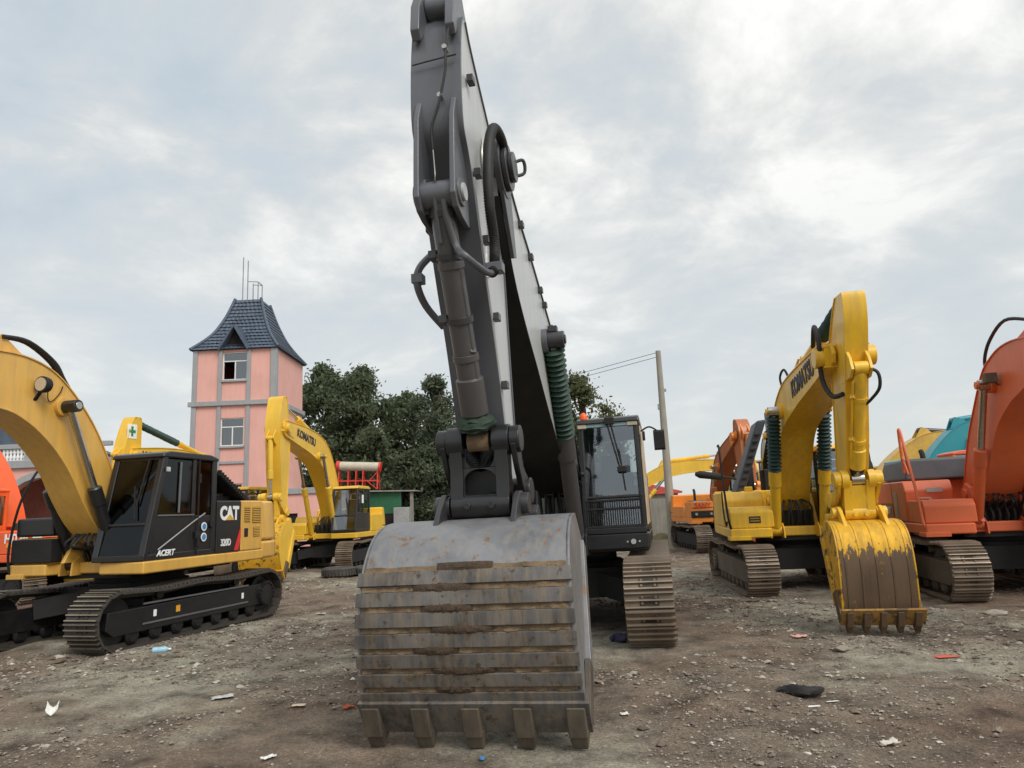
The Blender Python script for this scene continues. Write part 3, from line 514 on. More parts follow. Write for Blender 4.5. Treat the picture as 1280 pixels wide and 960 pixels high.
def excavator(c):
    S = c['sc']; a = c['a']; root = thing('excavator', c['label'], 'excavator', (*c['o'], -.025), yawof(a), c.get('group'))
    if c.get('lean'): root.rotation_euler = Matrix.Rotation(yawof(a), 3, 'Z').__matmul__(Matrix.Rotation(c['lean'], 3, 'X')).to_euler()
    Y, body2, cwm, und = c['paint'], c.get('body_m', c['paint']), c.get('cw_m', c['paint']), c.get('und_m', BLACKM)
    det = c.get('detail', True); rz = a-c.get('at', a); rz = (a-c.get('at', a))
    for s in (1, -1): track(root, s, c, rz)
    k = MB(); k.prismz([(-.8*S, -.95*S), (-.5*S, -.5*S), (.5*S, -.5*S), (.8*S, -.95*S), (.8*S, .95*S), (.5*S, .5*S), (-.5*S, .5*S), (-.8*S, .95*S)], .38*S, .78*S)
    for sx in (1, -1):
        for sy in (1, -1): k.bar((sx*.35*S, sy*.3*S, .62*S), (sx*1.15*S, sy*.95*S, .5*S), .34*S, .3*S)
    k.cyl((0, 0, .7*S), (0, 0, .98*S), .68*S, n=32); k.cyl((0, 0, .74*S), (0, 0, .84*S), .76*S, n=32); u = k.build('undercarriage', und, root, .01); u.rotation_euler = (0, 0, rz)
    # platform
    zb = 1.0*S; zt = 1.2*S; pf = c.get('platform_m', Y); xf = c.get('xf', 1.4)*S; hw = c.get('hwf', 1.32)*S
    k = MB(); k.prismz([(xf, -hw), (xf, -.56*S), (1.0*S, -.5*S), (1.0*S, .36*S), (xf, .4*S), (xf+.08*S, hw), (-1.7*S, hw), (-1.7*S, -hw)], zb+.02, zt); k.build('platform', pf, root, .03)
    k = MB(); k.box(-1.6*S, .95*S, -.62*S, .62*S, zb-.06*S, zb+.04); k.build('center_frame', BLACKM, root)
    # counterweight: rounded rear
    pts = [(-1.66*S, -hw), (-1.66*S, hw)]+[(-1.66*S-1.05*S*math.cos(t)**.55, hw*math.sin(t)) for t in np.linspace(math.pi/2*.985, 0, 9)]+[(-1.66*S-1.05*S*math.cos(t)**.55, -hw*math.sin(t)) for t in np.linspace(.15, math.pi/2*.985, 8)]
    k = MB(); k.prismz(pts, 1.02*S, 1.35*S, top=pts); k.prismz(pts, 1.36*S, c.get('cwz', 2.05)*S, top=[(x*.975, y*.97) for x, y in pts]); k.build('counterweight', cwm, root, .06, seg=3)
    # bodywork
    bz = c.get('deck', 2.02)*S
    k = MB(); k.prism([(-.55*S, zt), (.36*S, zt), (.36*S, bz-.18*S), (.24*S, bz), (-.55*S, bz)], -hw, -.5*S); k.build('fuel_tank', body2, root, .035, seg=3)
    k = MB(); k.prism([(.375*S, zt), (xf-.05*S, zt), (xf-.05*S, 1.5*S), (xf-.12*S, 1.6*S), (.375*S, 1.6*S)], -hw+.02, -.5*S); k.build('tool_box', body2, root, .03, seg=3)
    k = MB(); k.box(xf-.38*S, xf+.02*S, -hw-.02, -.95*S, zb-.02, zb+.06); k.build('step', body2, root, .01)
    k = MB(); k.prism([(-1.64*S, zt), (-.565*S, zt), (-.565*S, bz), (-1.64*S, bz)], -hw, -.86*S); k.build('side_door', body2, root, .03, seg=3)
    k = MB(); k.box(-1.64*S, -.4*S, -.85*S, .8*S, zt, bz+.02*S); k.build('engine_housing', body2, root, .03)
    if c.get('hood_m', True):
        k = MB(); k.prismz([(-1.55*S, -.8*S), (-.55*S, -.8*S), (-.55*S, .62*S), (-1.55*S, .62*S)], bz+.02*S, bz+.2*S, top=[(-1.5*S, -.72*S), (-.65*S, -.72*S), (-.65*S, .55*S), (-1.5*S, .55*S)]); k.build('hood', c.get('hood_c', BLACK), root, .03, seg=3)
    cx = c['cab']; lx0 = cx[0]-.02
    for i, (xa, xb_, m) in enumerate(c.get('left', [(-1.64*S, lx0, body2)])):
        k = MB(); k.prism([(xa, zt), (xb_, zt), (xb_, bz), (xa, bz)], .81*S, hw); k.build('side_door', m, root, .03, seg=3)
    # exhaust
    k = MB(); k.tube([(-1.2*S, -.5*S, bz), (-1.2*S, -.5*S, bz+.5*S), (-1.28*S, -.5*S, bz+.62*S)], .05*S, 12); k.build('exhaust_pipe', BLACKM, root)
    # cab
    cb = cabin(root, *cx, c.get('slope', .25), (c.get('cab_m', BLACK), c.get('cab_m', BLACK)), roofm=c.get('roof_m'), glass_m=c.get('glass'), belt=c.get('belt', .42), split=c.get('split', .36), bpost=c.get('bpost', .45), post=c.get('post', .075), wiper=c.get('wiper', True)); c['cab_o'] = cb
    mirror(root, (cx[1]-.2, cx[3], cx[5]-.35), (cx[1]-.05, cx[3]+.3, cx[5]-.45)) if c.get('mir') else None
    # boom
    F, P = c['foot'], c['piv']; bw = c.get('bw', .27)*S; cs, top, bot = boom_outline(F, P, c.get('th', 1.), c.get('hump', 1.))
    if c.get('tb'): top, bot = [cr([Vector(p) for p in q_], 4) for q_ in c['tb']]; cs = [(p+q_)/2 for p, q_ in zip(top, bot)]
    bm = beam(top, bot, bw, 'boom', c.get('boom_m', [Y]), root); c['boom_o'] = bm
    k = MB()
    for s in (1, -1): k.prism([(F[0]-.45*S, zt), (F[0]+.55*S, zt), (F[0]+.22*S, F[1]+.12*S), (F[0], F[1]+.2*S), (F[0]-.18*S, F[1]+.1*S)], s*(bw+.03), s*(bw+.1))
    k.cyl((F[0], -bw-.14, F[1]), (F[0], bw+.14, F[1]), .1*S, n=18); k.build('boom_bracket', pf, root, .01)
    # boom cylinders
    bx = c.get('bcf', (.98*S, 1.12*S)); cp = c.get('bcp') or tuple((cs[17]*.55+bot[17]*.45)[:2]); yo = c.get('bcy', bw+.13*S); r = c.get('bcr', .085)*S
    for s in (1, -1):
        cylinder(root, (bx[0], s*c.get('bcy0', yo), bx[1]), (cp[0], s*yo, cp[1]), r, c.get('bcfr', .62), c.get('cyl_m', Y), boot=c.get('boot'), name='boom_cylinder')
        k = MB()
        for d in (-1, 1): k.prism([(bx[0]-.3*S, zb), (bx[0]+.16*S, zb), (bx[0]+.14*S, bx[1]+.04), (bx[0], bx[1]+.13*S), (bx[0]-.15*S, bx[1]+.06)], s*c.get('bcy0', yo)+d*(r+.025)-.015, s*c.get('bcy0', yo)+d*(r+.025)+.015)
        k.build('cylinder_bracket', pf, root, .006)
    k = MB(); k.cyl((cp[0], -yo-.13*S, cp[1]), (cp[0], yo+.13*S, cp[1]), .062*S, n=16); k.cyl((cp[0], -bw-.05, cp[1]), (cp[0], bw+.05, cp[1]), .14*S, n=22); k.build('boom_pin', c.get('pin_m', Y), bm, .006)
    # hoses between the boom cylinders
    if det:
        for i in range(7):
            y = -.26*S+.52*S*i/6; k = MB(); j = rng.normal(0, .03, 4)
            k.tube([(F[0]+.4*S, y*.5+j[0], F[1]+.05*S), (F[0]+.58*S, y+j[1], F[1]-.12*S+j[2]), (.88*S, y+j[3], 1.36*S), (.8*S, y, 1.15*S)], .02*S, 8); k.build('hydraulic_hose', RUB, root)
        k = MB(); k.box(.2*S, .75*S, -.42*S, .34*S, zt, 1.5*S); k.build('valve_block', BLACKM, root, .02)
    # stick
    t = c['tip']; tv, pv = Vector(t), Vector(P); d = pv-tv; L = d.length; e = d/L; nf = Vector((e.y, -e.x))
    if c.get('stick_flip'): nf = -nf
    if c.get('stick'): front, rear = c['stick']
    else:
        q = lambda u, w: tuple(tv+e*(u*L)+nf*(w*S)); ho = c.get('horn', .32)
        front = [q(1+ho+.03, .1), q(1+ho, .22), q(1+ho*.5, .36), q(1.0, .42), q(.82, .4), q(.5, .31), q(.2, .2), q(.03, .15), q(-.05, .06)]
        rear = [q(1+ho+.04, -.02), q(1+ho, -.12), q(1+ho*.5, -.2), q(1.02, -.3), q(.88, -.34), q(.6, -.26), q(.3, -.18), q(.05, -.14), q(-.04, -.08)]
    fr = cr2(front, 4); re_ = cr2(rear, 4); sw = c.get('sw', .2)*S
    stk = beam(re_, fr, sw, 'stick', c.get('stick_m', c.get('boom_m', [Y])), root, .02, .016); c['stick_o'] = stk
    k = MB(); k.cyl((P[0], -bw-.1, P[1]), (P[0], bw+.1, P[1]), .14*S, n=22); k.build('boom_tip_pin', c.get('pin_m', Y), stk, .008)
    for s in (1, -1):   # fork plates of the boom tip
        k = MB(); dd = (cs[-3]-cs[-12]); dd.normalize(); nn = Vector((-dd.y, dd.x)); A = Vector(P)
        k.prism([tuple(A+dd*.2*S+nn*.12*S), tuple(A+dd*.26*S), tuple(A+dd*.2*S-nn*.12*S), tuple(A-dd*.5*S-nn*.2*S), tuple(A-dd*.5*S+nn*.2*S)], s*(sw+.015), s*(sw+.065)); k.build('boom_fork', c.get('fork_m', Y), bm, .01)
    # stick cylinder
    ai_ = c.get('ai', 17); hp = c.get('hornpin') or tuple(tv+e*((1+c.get('horn', .32)*.95)*L)-nf*.08*S); ai = ai_; ab = c.get('acb') or tuple(top[ai]+(top[ai]-bot[ai]).normalized()*.16*S)
    cylinder(root, (ab[0], 0, ab[1]), (hp[0], 0, hp[1]), c.get('acr', .085)*S, c.get('acfr', .62), c.get('cyl_m', Y), boot=c.get('aboot'), name='stick_cylinder')
    k = MB()
    for s in (1, -1):
        A = top[ai]; B = Vector(ab); tdir = (top[ai+1]-top[ai-1]).normalized(); k.prism([tuple(A-tdir*.3*S), tuple(A+tdir*.22*S), tuple(B+tdir*.12*S), tuple(B+(B-A).normalized()*.1*S), tuple(B-tdir*.12*S)], s*.12*S, s*.155*S)
    k.build('cylinder_lug', Y, bm, .006)
    # bucket, link, bucket cylinder
    if c.get('bucket', True):
        ey = c.get('ear', sw+.03); bo, bp = bucket(root, t, c['bs'], c.get('brot', 0), c['bwl'], c['bwt'], c.get('buck_m', (Y, Y, Y, Y, Y)), c.get('straps'), ey)
        K = c.get('K') or tuple(tv+e*.3*L+nf*.42*S); Kv = Vector(K); B = Vector(bp); ld = B-Kv; LL = ld.length; le = ld/LL; lm = c.get('link_m', Y)
        k = MB(); w = ey-.03; h3 = lambda p, y: (p[0], y, p[1])
        for s in (1, -1):
            k.bar(h3(Kv, s*(w-.1*S)), h3(B, s*(w-.07*S)), .12*S, .22*S, up=(0, 1, 0)) if False else None
            pr = Vector((le.y, -le.x)); A1, A2 = Kv+pr*.1*S, Kv-pr*.1*S; C1, C2 = B+pr*.095*S, B-pr*.095*S; M1, M2 = Kv+le*LL*.5+pr*.07*S, Kv+le*LL*.5-pr*.07*S
            k.prism([tuple(x) for x in (A1, M1, C1, C2, M2, A2)], s*(w-.105*S), s*w)
        pr = Vector((le.y, -le.x))
        if c.get('solid_link'): k.prism([tuple(Kv+le*LL*.16+pr*.09*S), tuple(Kv+le*LL*1.0+pr*.11*S), tuple(Kv+le*LL*1.0-pr*.08*S), tuple(Kv+le*LL*.16-pr*.06*S)], -w+.02*S, w-.02*S)
        def slab(poly, t0, t1):      # poly in (y, u) on the link's face
            n_ = len(poly); q3 = lambda y, u, t: (lambda p: (p.x, y, p.y))(Kv+le*LL*u+pr*t*S)
            k.add([q3(y, u, t0) for y, u in poly]+[q3(y, u, t1) for y, u in poly], [tuple(range(n_)), tuple(range(2*n_-1, n_-1, -1))]+[(i, (i+1) % n_, n_+(i+1) % n_, n_+i) for i in range(n_)])
        wi = w-.08*S
        for sg in (1, -1):
            arc = [(sg*.115*S*math.sin(t), .25-.115*S/LL*math.cos(t)) for t in np.linspace(0, math.pi, 9)]
            slab([(0, .1)]+arc+[(0, .42), (sg*wi, .42), (sg*wi, .1)], -.03, .03)
            ar2 = [(sg*(wi-.03*S)*math.sin(t), .62-.18*math.cos(t)) for t in np.linspace(0, math.pi/2, 7)]
            slab([(0, .42)]+ar2+[(sg*(wi-.03*S), .86), (sg*wi, .86), (sg*wi, .42)], -.05, .045)
        slab([(-wi, .84), (wi, .84), (wi, .97), (-wi, .97)], -.07, .07)
        k.cyl(h3(B, -w), h3(B, w), .105*S, n=24); k.cyl(h3(Kv, -w-.02), h3(Kv, -.12*S), .125*S, n=24); k.cyl(h3(Kv, .12*S), h3(Kv, w+.02), .125*S, n=24)
        for sg in (1, -1): q3_ = B+Vector((le.y, -le.x))*(.1*S if (Vector((le.y, -le.x)).x > 0) else -.1*S); k.cyl((q3_.x, sg*wi*.62, q3_.y), (q3_.x+.03, sg*wi*.62, q3_.y), .03*S, n=10)
        k.build('bucket_link', lm, root, .012)
        SLp = Vector(c.get('SL') or tuple(tv+e*.1*L+nf*.04*S))
        for s in (1, -1):
            k = MB(); m1 = (Kv+SLp)/2+Vector((SLp.y-Kv.y, Kv.x-SLp.x)).normalized()*(-.07*S); y0_, y1_ = s*(w+.03), s*(w+.085); prof = []
            cc = cr([Kv, m1, SLp], 5); rw = [.12*S, .07*S, .12*S]
            for sg in (1, -1):
                seq = range(len(cc)) if sg == 1 else range(len(cc)-1, -1, -1)
                for i in seq:
                    g = (cc[min(i+1, len(cc)-1)]-cc[max(i-1, 0)]).normalized(); nn = Vector((-g.y, g.x)); u = abs(i/(len(cc)-1)-.5)*2; prof.append(tuple(cc[i]+nn*sg*(.07*S+.05*S*u)))
            k.prism(prof, y0_, y1_); k.cyl(h3(Kv, s*(w+.02)), h3(Kv, s*(w+.12)), .11*S, n=20); k.cyl(h3(SLp, s*(sw-.02)), h3(SLp, s*(w+.12)), .11*S, n=20)
            k.build('side_link', c.get('slink_m', lm), root, .012)
        cbp = c.get('cbp') or tuple(tv+e*.98*L+nf*.5*S)
        c['buck_cyl'] = cylinder(root, (cbp[0], 0, cbp[1]), (K[0], 0, K[1]), c.get('bkr', .075)*S, c.get('bkfr', .7), c.get('cyl_m', Y), name='bucket_cylinder', pipe=c.get('pipe'), rod_m=c.get('rod_m'))
        k = MB()
        for s in (1, -1):
            B0 = Vector(cbp); A0 = tv+e*(e.dot(B0-tv))+nf*.3*S; y = s*(c.get('bkr', .075)*S+.03)
            k.prism([tuple(A0+e*.4*S), tuple(B0+e*.14*S), tuple(B0+nf*.1*S), tuple(B0-e*.12*S), tuple(A0-e*.25*S)], y-.02*S, y+.02*S)
        k.build('cylinder_lug', c.get('lug_m', Y), stk, .008)
    c['geo'] = dict(cs=cs, top=top, bot=bot, bw=bw, zt=zt, zb=zb, hw=hw, bz=bz, xf=xf, S=S, sw=sw); c['root'] = root
    return root

# ------------------------------------------------------------------ the big charcoal excavator
def side_frame(p, dirv, side, w):
    """u, v vectors for lettering on a beam side: side=+1 machine left, -1 machine right"""
    d = Vector((dirv[0], 0, dirv[1])).normalized(); u = -d if side > 0 else d; v = Vector((-d.z, 0, d.x)); v = v if v.z > 0 else -v
    return u, v
MAIN = dict(label='big charcoal and light grey excavator with a ribbed muddy bucket standing teeth-down', o=(.89, 12.27), a=.2, lean=.015, sc=1.12, HL=2.53, TH=.95, G=1.17, shoe=.62, ribs=3,
    frame_m=BLACKM, shoe_m=STEEL, paint=CHAR, body_m=DCHAR, platform_m=BLACK, cw_m=DCHAR, foot=(.4, 2.3), piv=(5.75, 5.15), tip=(5.45, 1.75), hump=.12, th=1.22, bw=.27, sw=.205,
    boom_m=[LGREY, CHAR, BLACKM], stick_m=[LGREY, CHAR], fork_m=CHAR, cyl_m=CYLM, pin_m=CHAR, lug_m=CHAR, link_m=BLACK, slink_m=BLACK, boot=GREENB, bcp=(3.5, 3.9), bcf=(1.7, 1.36), bcy=.40, bcy0=.33, bcr=.1, bcfr=.56, bkr=.094, bkfr=.885, cbp=(6.86, 4.42), K=(5.9, 2.44), SL=(5.5, 1.98), pipe=(.55, .6, .3), rod_m=MUD,  # boom's bottom flange coloured black to deepen the shade on its underside
    tb=([(.3, 2.35), (.8, 2.95), (1.6, 3.6), (2.3, 4.05), (3.0, 4.36), (3.6, 4.6), (4.2, 4.83), (4.75, 5.02), (5.3, 5.26), (5.7, 5.4), (5.92, 5.32)], [(.7, 2.0), (1.3, 2.12), (2.0, 2.3), (2.65, 2.55), (3.2, 2.85), (3.7, 3.15), (4.2, 3.46), (4.7, 3.75), (5.2, 4.1), (5.6, 4.55), (5.8, 4.85)]),
    stick=([(6.66, 6.2), (6.76, 6.0), (6.84, 5.5), (6.84, 5.05), (6.66, 4.75), (6.36, 3.94), (6.07, 3.27), (5.86, 2.64), (5.68, 1.95), (5.55, 1.62)], [(6.56, 6.22), (6.42, 6.06), (6.1, 5.82), (5.75, 5.55), (5.5, 5.1), (5.42, 4.3), (5.38, 3.3), (5.32, 2.4), (5.3, 1.85), (5.38, 1.62)]),
    hornpin=(6.62, 6.34), bs=1.0, bwl=.885, bwt=.83, ear=.3, straps='h', buck_m=(BUCK, BUCK, STRAP, TOOTH, DCHAR), cab=(-.2, 1.62, .43, 1.33, 1.42, 3.1), slope=.1, cab_m=BLACK, roof_m=BLACK, glass=GL, split=.3, belt=.36, deck=2.1, hood_c=DCHAR, hwf=1.2, wiper=False)
excavator(MAIN); R_ = MAIN['root']; g = MAIN['geo']; cb = MAIN['cab_o']; bmo = MAIN['boom_o']; sto = MAIN['stick_o']
# cab skirt, guard, lamps, pale left side
k = MB(); k.box(1.42, 1.66, .40, 1.36, 1.17, 1.405); k.build('cab_skirt', BLACK, cb, .03, seg=3)
k = MB(); k.cyl((1.66, 1.13, 1.28), (1.69, 1.13, 1.28), .05, n=18); k.cyl((1.69, 1.13, 1.28), (1.7, 1.13, 1.28), .038, n=16, mi=1)
for s in (-1, 1): k.cyl((1.66, 1.13+s*.085, 1.28), (1.675, 1.13+s*.085, 1.28), .014, n=8, mi=1)
k.build('work_lamp', [BLACKM, LENS], cb)
k = MB()
for i in range(24): y = .5+.76*i/23; k.cyl((1.655, y, 1.5), (1.625, y, 1.88), .0055, n=5)
for z, x in ((1.5, 1.655), (1.88, 1.63), (1.76, 1.638)): k.bar((x, .46, z), (x, 1.3, z), .02, .025)
k.build('front_guard', BLACKM, cb)
k = MB(); k.box(1.61, 1.67, .43, 1.33, 1.40, 1.48); k.box(1.58, 1.64, .43, .48, 1.42, 1.95); k.box(1.58, 1.64, 1.28, 1.33, 1.42, 1.95); k.build('guard_frame', BLACK, cb, .01)
k = MB(); k.box(-.15, 1.46, 1.335, 1.36, 1.5, 2.95); k.build('door', mat('cream_grey_paint', srgb(196, 178, 150), .5, dirt=.2), cb, .01)
k = MB(); k.box(1.46, 1.535, .46, 1.3, 2.97, 3.06); k.box(1.44, 1.55, .43, .56, 2.96, 3.07, 1); k.box(1.44, 1.55, 1.17, 1.32, 2.96, 3.07, 1); k.build('roof_visor', [mat('pale_teal_glass', srgb(140, 170, 172), .2, dirt=.1, bump=0), mat('cream_lamp', srgb(178, 168, 146), .4)], cb, .008)
k = MB(); k.lathe((1.42, .52, 3.11), (1.42, .52, 3.22), [(0, .058), (.5, .056), (.8, .042), (1, .012)], 16); k.build('beacon', AMBER, cb, ang=70)
k = MB()
for dy in (0, .055): k.bar((1.56, .86+dy, 3.06), (1.60, 1.02+dy*.6, 2.32), .022, .02, up=(1, 0, 0))
k.bar((1.62, 1.02, 2.62), (1.66, 1.07, 2.02), .016, .014, up=(1, 0, 0)); k.box(1.58, 1.66, .98, 1.1, 2.28, 2.36)
for i in range(3): k.bar((1.62, 1.05, 2.28+.035*i), (1.62, 1.16, 2.30+.035*i), .012, .012)
k.box(1.5, 1.6, .84, .98, 3.0, 3.1); k.build('wiper_arm', BLACKM, cb, .004)
mirror(R_, (1.52, 1.36, 2.86), (1.5, 1.62, 2.72), BLACKM, .16, .3)
k = MB(); k.box(1.5, 1.55, 1.38, 1.42, 2.72, 2.86); k.build('side_marker_lamp', BLACKM, cb, .012)
# covered red control and warning label behind the glass
k = MB(); k.box(.86, .9, .78, 1.0, 1.86, 1.98); k.build('seat_cover', REDC, cb, .02)
# light wall behind the hoses, engine-bay fittings
k = MB(); k.box(.76, .82, -.34, .3, 1.72, 1.98); k.build('bay_panel', LGREY, R_, .01)
k = MB(); k.box(.9, .98, -.22, -.1, 2.02, 2.06); k.box(.9, .98, .0, .1, 2.02, 2.06); k.box(.9, .98, .16, .3, 2.02, 2.06); k.build('hose_clamp', mat('brass_fitting', srgb(190, 150, 70), .4, .6), R_, .005)
for i, (y0, y1) in enumerate(((-.3, -.44), (-.16, -.3), (.1, .34), (.22, .44))):
    k = MB(); k.tube([(.9, y0, 2.06), (1.15, (y0+y1)/2, 2.2), (1.35, y1, 2.12), (1.6, y1*1.05, 2.3)], .026, 8); k.build('hydraulic_hose', RUB, R_)
for i in range(5):
    y = -.32+.15*i; k = MB(); k.tube([(.92, y, 2.0), (1.0, y+.02, 1.6), (1.02, y, 1.3)], .034, 8); k.build('hydraulic_hose', RUB, R_)
# upper half of the bucket cylinder: wrap, collars, feed pipes
bc = MAIN['buck_cyl']; A = Vector((6.86, 0, 4.42)); B = Vector((5.9, 0, 2.44)); e_ = (B-A).normalized()
k = MB(); prof = [(0, .1)]+[(i/9, .115+.05*math.sin(math.pi*i/9)+.012*(i % 2)) for i in range(1, 9)]+[(1, .1)]; k.lathe(A+e_*1.94, A+e_*2.1, prof, 22)
k.v = [(x+rng.normal(0, .006), y+rng.normal(0, .006), z+rng.normal(0, .006)) for x, y, z in k.v]; k.build('green_wrap', GREENF, bc, ang=60)
for t in (.14, .5, 1.06): k = MB(); p = A+e_*t; k.cyl(p-e_*.03, p+e_*.03, .122, n=24); k.box(p.x-.05, p.x+.07, -.17, -.1, p.z-.03, p.z+.04); k.build('clamp_band', DCHAR, bc, .004)
k = MB(); k.tube([A+e_*.1+V(.11, .05, .02), A+e_*.3+V(.14, .06, .04), A+e_*.5+V(.13, .1, .02), V(6.84, .2, 3.86), V(6.6, .3, 3.8), V(6.45, .34, 3.84)], .03, 10); k.tube([A+e_*.08+V(.12, -.02, .02), A+e_*.5+V(.15, -.03, .06)], .022, 8, smooth=False); k.build('feed_pipe', CHAR, bc)
k = MB(); k.tube([V(6.2, -.26, 4.2), V(6.42, -.34, 3.98), V(6.46, -.36, 3.82), V(6.3, -.34, 3.66), V(6.1, -.24, 3.5)], .034, 10); k.box(6.4, 6.5, -.4, -.3, 3.82, 3.9); k.build('return_pipe', CHAR, sto)
k = MB(); k.tube([V(5.62, .34, 5.02), V(5.9, .38, 5.3), V(6.25, .38, 5.3), V(6.5, .38, 5.08), V(6.6, .37, 4.75), V(6.58, .36, 4.4), V(6.42, .35, 4.14), V(6.42, .34, 3.9), V(6.5, .33, 3.82)], .045, 12, corr=.09)
hose = k.build('corrugated_hose', RUB, sto, ang=80)
k = MB(); k.box(6.36, 6.48, .27, .42, 3.84, 3.93); k.build('pipe_clamp', CHAR, sto, .01)
# thin grease line on the stick face, lugs along its sides
k = MB(); k.tube([V(6.78, .16, 6.25), V(6.94, .13, 5.7), V(6.95, .12, 5.5), V(6.95, .05, 5.2), V(6.94, -.02, 5.0), V(6.93, -.02, 4.8)], .012, 6); k.build('grease_hose', RUB, sto)
k = MB(); k.tube([V(6.93, -.02, 4.8), V(6.9, -.02, 4.6), V(6.98, .0, 4.5)], .008, 6); k.build('grease_pipe', CHROME, sto)
k = MB()
for z, y in ((5.72, .12), (5.28, .06)): k.cyl((6.88, y, z), (6.96, y, z), .022, n=10)
k.build('hose_clip', CHROME, sto)
for z, s, x in ((5.6, 1, 6.6), (4.75, 1, 6.5), (4.2, 1, 6.3), (3.55, 1, 6.05), (2.95, 1, 5.84), (5.5, -1, 6.6), (4.9, -1, 6.6), (4.35, -1, 6.35)):
    k = MB(); k.box(x-.05, x+.05, s*.225, s*.285, z-.035, z+.035); k.build('mounting_lug', DCHAR, sto, .006)
k = MB()
for s in (1, -1): k.prism([(6.42, 6.28), (6.56, 6.48), (6.74, 6.46), (6.86, 6.24), (6.9, 5.98), (6.84, 5.9), (6.7, 6.1)], s*.115, s*.2)
k.cyl((6.64, -.115, 6.34), (6.64, .115, 6.34), .1, n=22); k.build('horn_lug', CHAR, sto, .012)
k = MB()
for s in (1, -1): k.prism([(6.86, 5.3), (6.95, 5.1), (7.0, 4.6), (7.02, 4.36), (6.95, 4.26), (6.82, 4.22), (6.6, 4.2), (6.6, 5.0)], s*.13, s*.18)
k.cyl((6.86, -.2, 4.42), (6.86, .2, 4.42), .12, n=22); k.build('cylinder_yoke', CHAR, sto, .012)
k = MB(); k.cyl((6.86, .2, 4.42), (6.86, .225, 4.42), .075, n=20); k.build('pin_cap', LGREY, sto, .004)
k = MB(); k.tube([V(6.865, -.2, 5.66), V(6.868, 0, 5.675), V(6.865, .2, 5.69)], .008, 6); k.build('weld_bead', DCHAR, sto)
k = MB(); k.tube([V(5.62, .222, 2.0), V(5.78, .222, 2.64), V(5.98, .222, 3.27), V(6.27, .222, 3.94), V(6.55, .222, 4.7)], .012, 6); k.build('weld_bead', LGREY, sto)
k = MB(); k.tube([V(6.3, .226, 3.86), V(6.1, .23, 3.98), V(6.05, .23, 4.4), V(6.2, .23, 5.0), V(6.12, .23, 5.3)], .011, 6); k.build('grease_pipe', CHROME, sto)
# boom tip boss, bracket and lugs on the light side
k = MB()
for r0, y0, y1 in ((.3, .3, .36), (.23, .36, .41), (.15, .41, .46)): k.cyl((5.75, y0, 5.15), (5.75, y1, 5.15), r0, n=28)
k.prism([(5.6, 5.38), (5.9, 5.3), (5.95, 5.0), (5.5, 4.3), (5.36, 4.35), (5.48, 5.0)], .31, .35); k.build('pivot_boss', DCHAR, bmo, .01)
k = MB(); k.tube([V(5.55, .4, 5.3), V(5.5, .5, 5.34), V(5.46, .5, 5.22), V(5.5, .4, 5.18)], .018, 8); k.build('bracket_loop', DCHAR, bmo)
cs_, tp_ = g['cs'], g['top']
for i in (12, 15, 18, 20, 24, 28, 32):
    p = tp_[i]; k = MB(); k.box(p.x-.05, p.x+.05, .275, .34, p.y-.09, p.y-.02); k.build('mounting_lug', DCHAR, bmo, .006)
for y in (.12, .2):
    k = MB(); k.tube([V(tp_[i].x, y, tp_[i].y+.07) for i in (6, 10, 14, 18, 22, 26, 30, 34, 37)], .03, 8); k.build('hydraulic_pipe', CHAR, bmo)
k = MB(); k.cyl((3.5, .32, 3.9), (3.5, .56, 3.9), .11, n=22); k.cyl((3.5, .56, 3.9), (3.5, .58, 3.9), .06, n=16); k.box(3.44, 3.56, .36, .48, 4.0, 4.08); k.build('cylinder_boss', DCHAR, bmo, .01)
i = 24; u, v = side_frame(None, (cs_[i+3]-cs_[i-3]), 1, 0); text('VOLVO', .42, mat('grey_lettering', srgb(176, 177, 176), .4, dirt=.1, bump=0), bmo, (cs_[i].x, .259, cs_[i].y+.1), u, v, off=.01, ext=.002)
k = MB(); k.box(-.1, .4, -1.4, -1.25, 1.5, 2.9) if False else k.tube([V(1.3, -1.4, 1.3), V(1.35, -1.42, 2.2), V(.9, -1.42, 2.5), V(.3, -1.42, 2.5)], .022, 8); k.build('handrail', mat('pale_rail', srgb(190, 186, 178), .5), R_)
mirror(R_, (1.3, -1.4, 2.1), (1.3, -1.62, 1.95), BLACKM, .2, .34)

# ------------------------------------------------------------------ yellow and black excavator on the left
CATC = dict(label='ochre yellow excavator with a black cab and black track frame parked beside the pink tower', o=(-6.75, 12.98), a=.217, at=.28, sc=1.05, HL=2.11, TH=.8, G=1.05, shoe=.6, frame_m=BLACK, shoe_m=STEELD, hwf=1.25, xf=1.36,
    paint=CATY, body_m=CATY, cw_m=CATY, foot=(.78, 1.7), piv=(5.65, 3.45), tip=(5.5, 1.3), bw=.27, tb=([(.5, 1.62), (.68, 1.9), (.92, 2.3), (1.2, 2.9), (1.58, 3.48), (2.09, 3.99), (2.6, 4.26), (3.28, 4.31), (4.3, 4.12), (5.4, 3.72), (5.85, 3.5)], [(.9, 1.5), (1.1, 1.62), (1.4, 1.88), (1.68, 2.25), (1.95, 2.68), (2.3, 3.06), (2.75, 3.38), (3.25, 3.53), (4.3, 3.5), (5.4, 3.35), (5.8, 3.3)]), bcp=(2.18, 3.66), bcf=(1.05, 1.22), bcy=.42, bcr=.085, bcfr=.5, cyl_m=BLACK, pin_m=CATY, ai=27, acb=(3.15, 4.5), bs=.74, bwl=.6, bwt=.55, buck_m=(BUCKT, BUCKT, BUCKT, STEEL, CATY),
    cab=(-.27, 1.5, .33, 1.29, 1.26, 2.98), slope=.38, cab_m=BLACK, roof_m=BLACK, glass=GLD, split=.33, belt=.40, bpost=.34, post=.11, deck=2.1, left=[(-1.02, -.29, BLACK), (-1.74, -1.03, CATY)], hood_c=BLACKM, cwz=2.1)
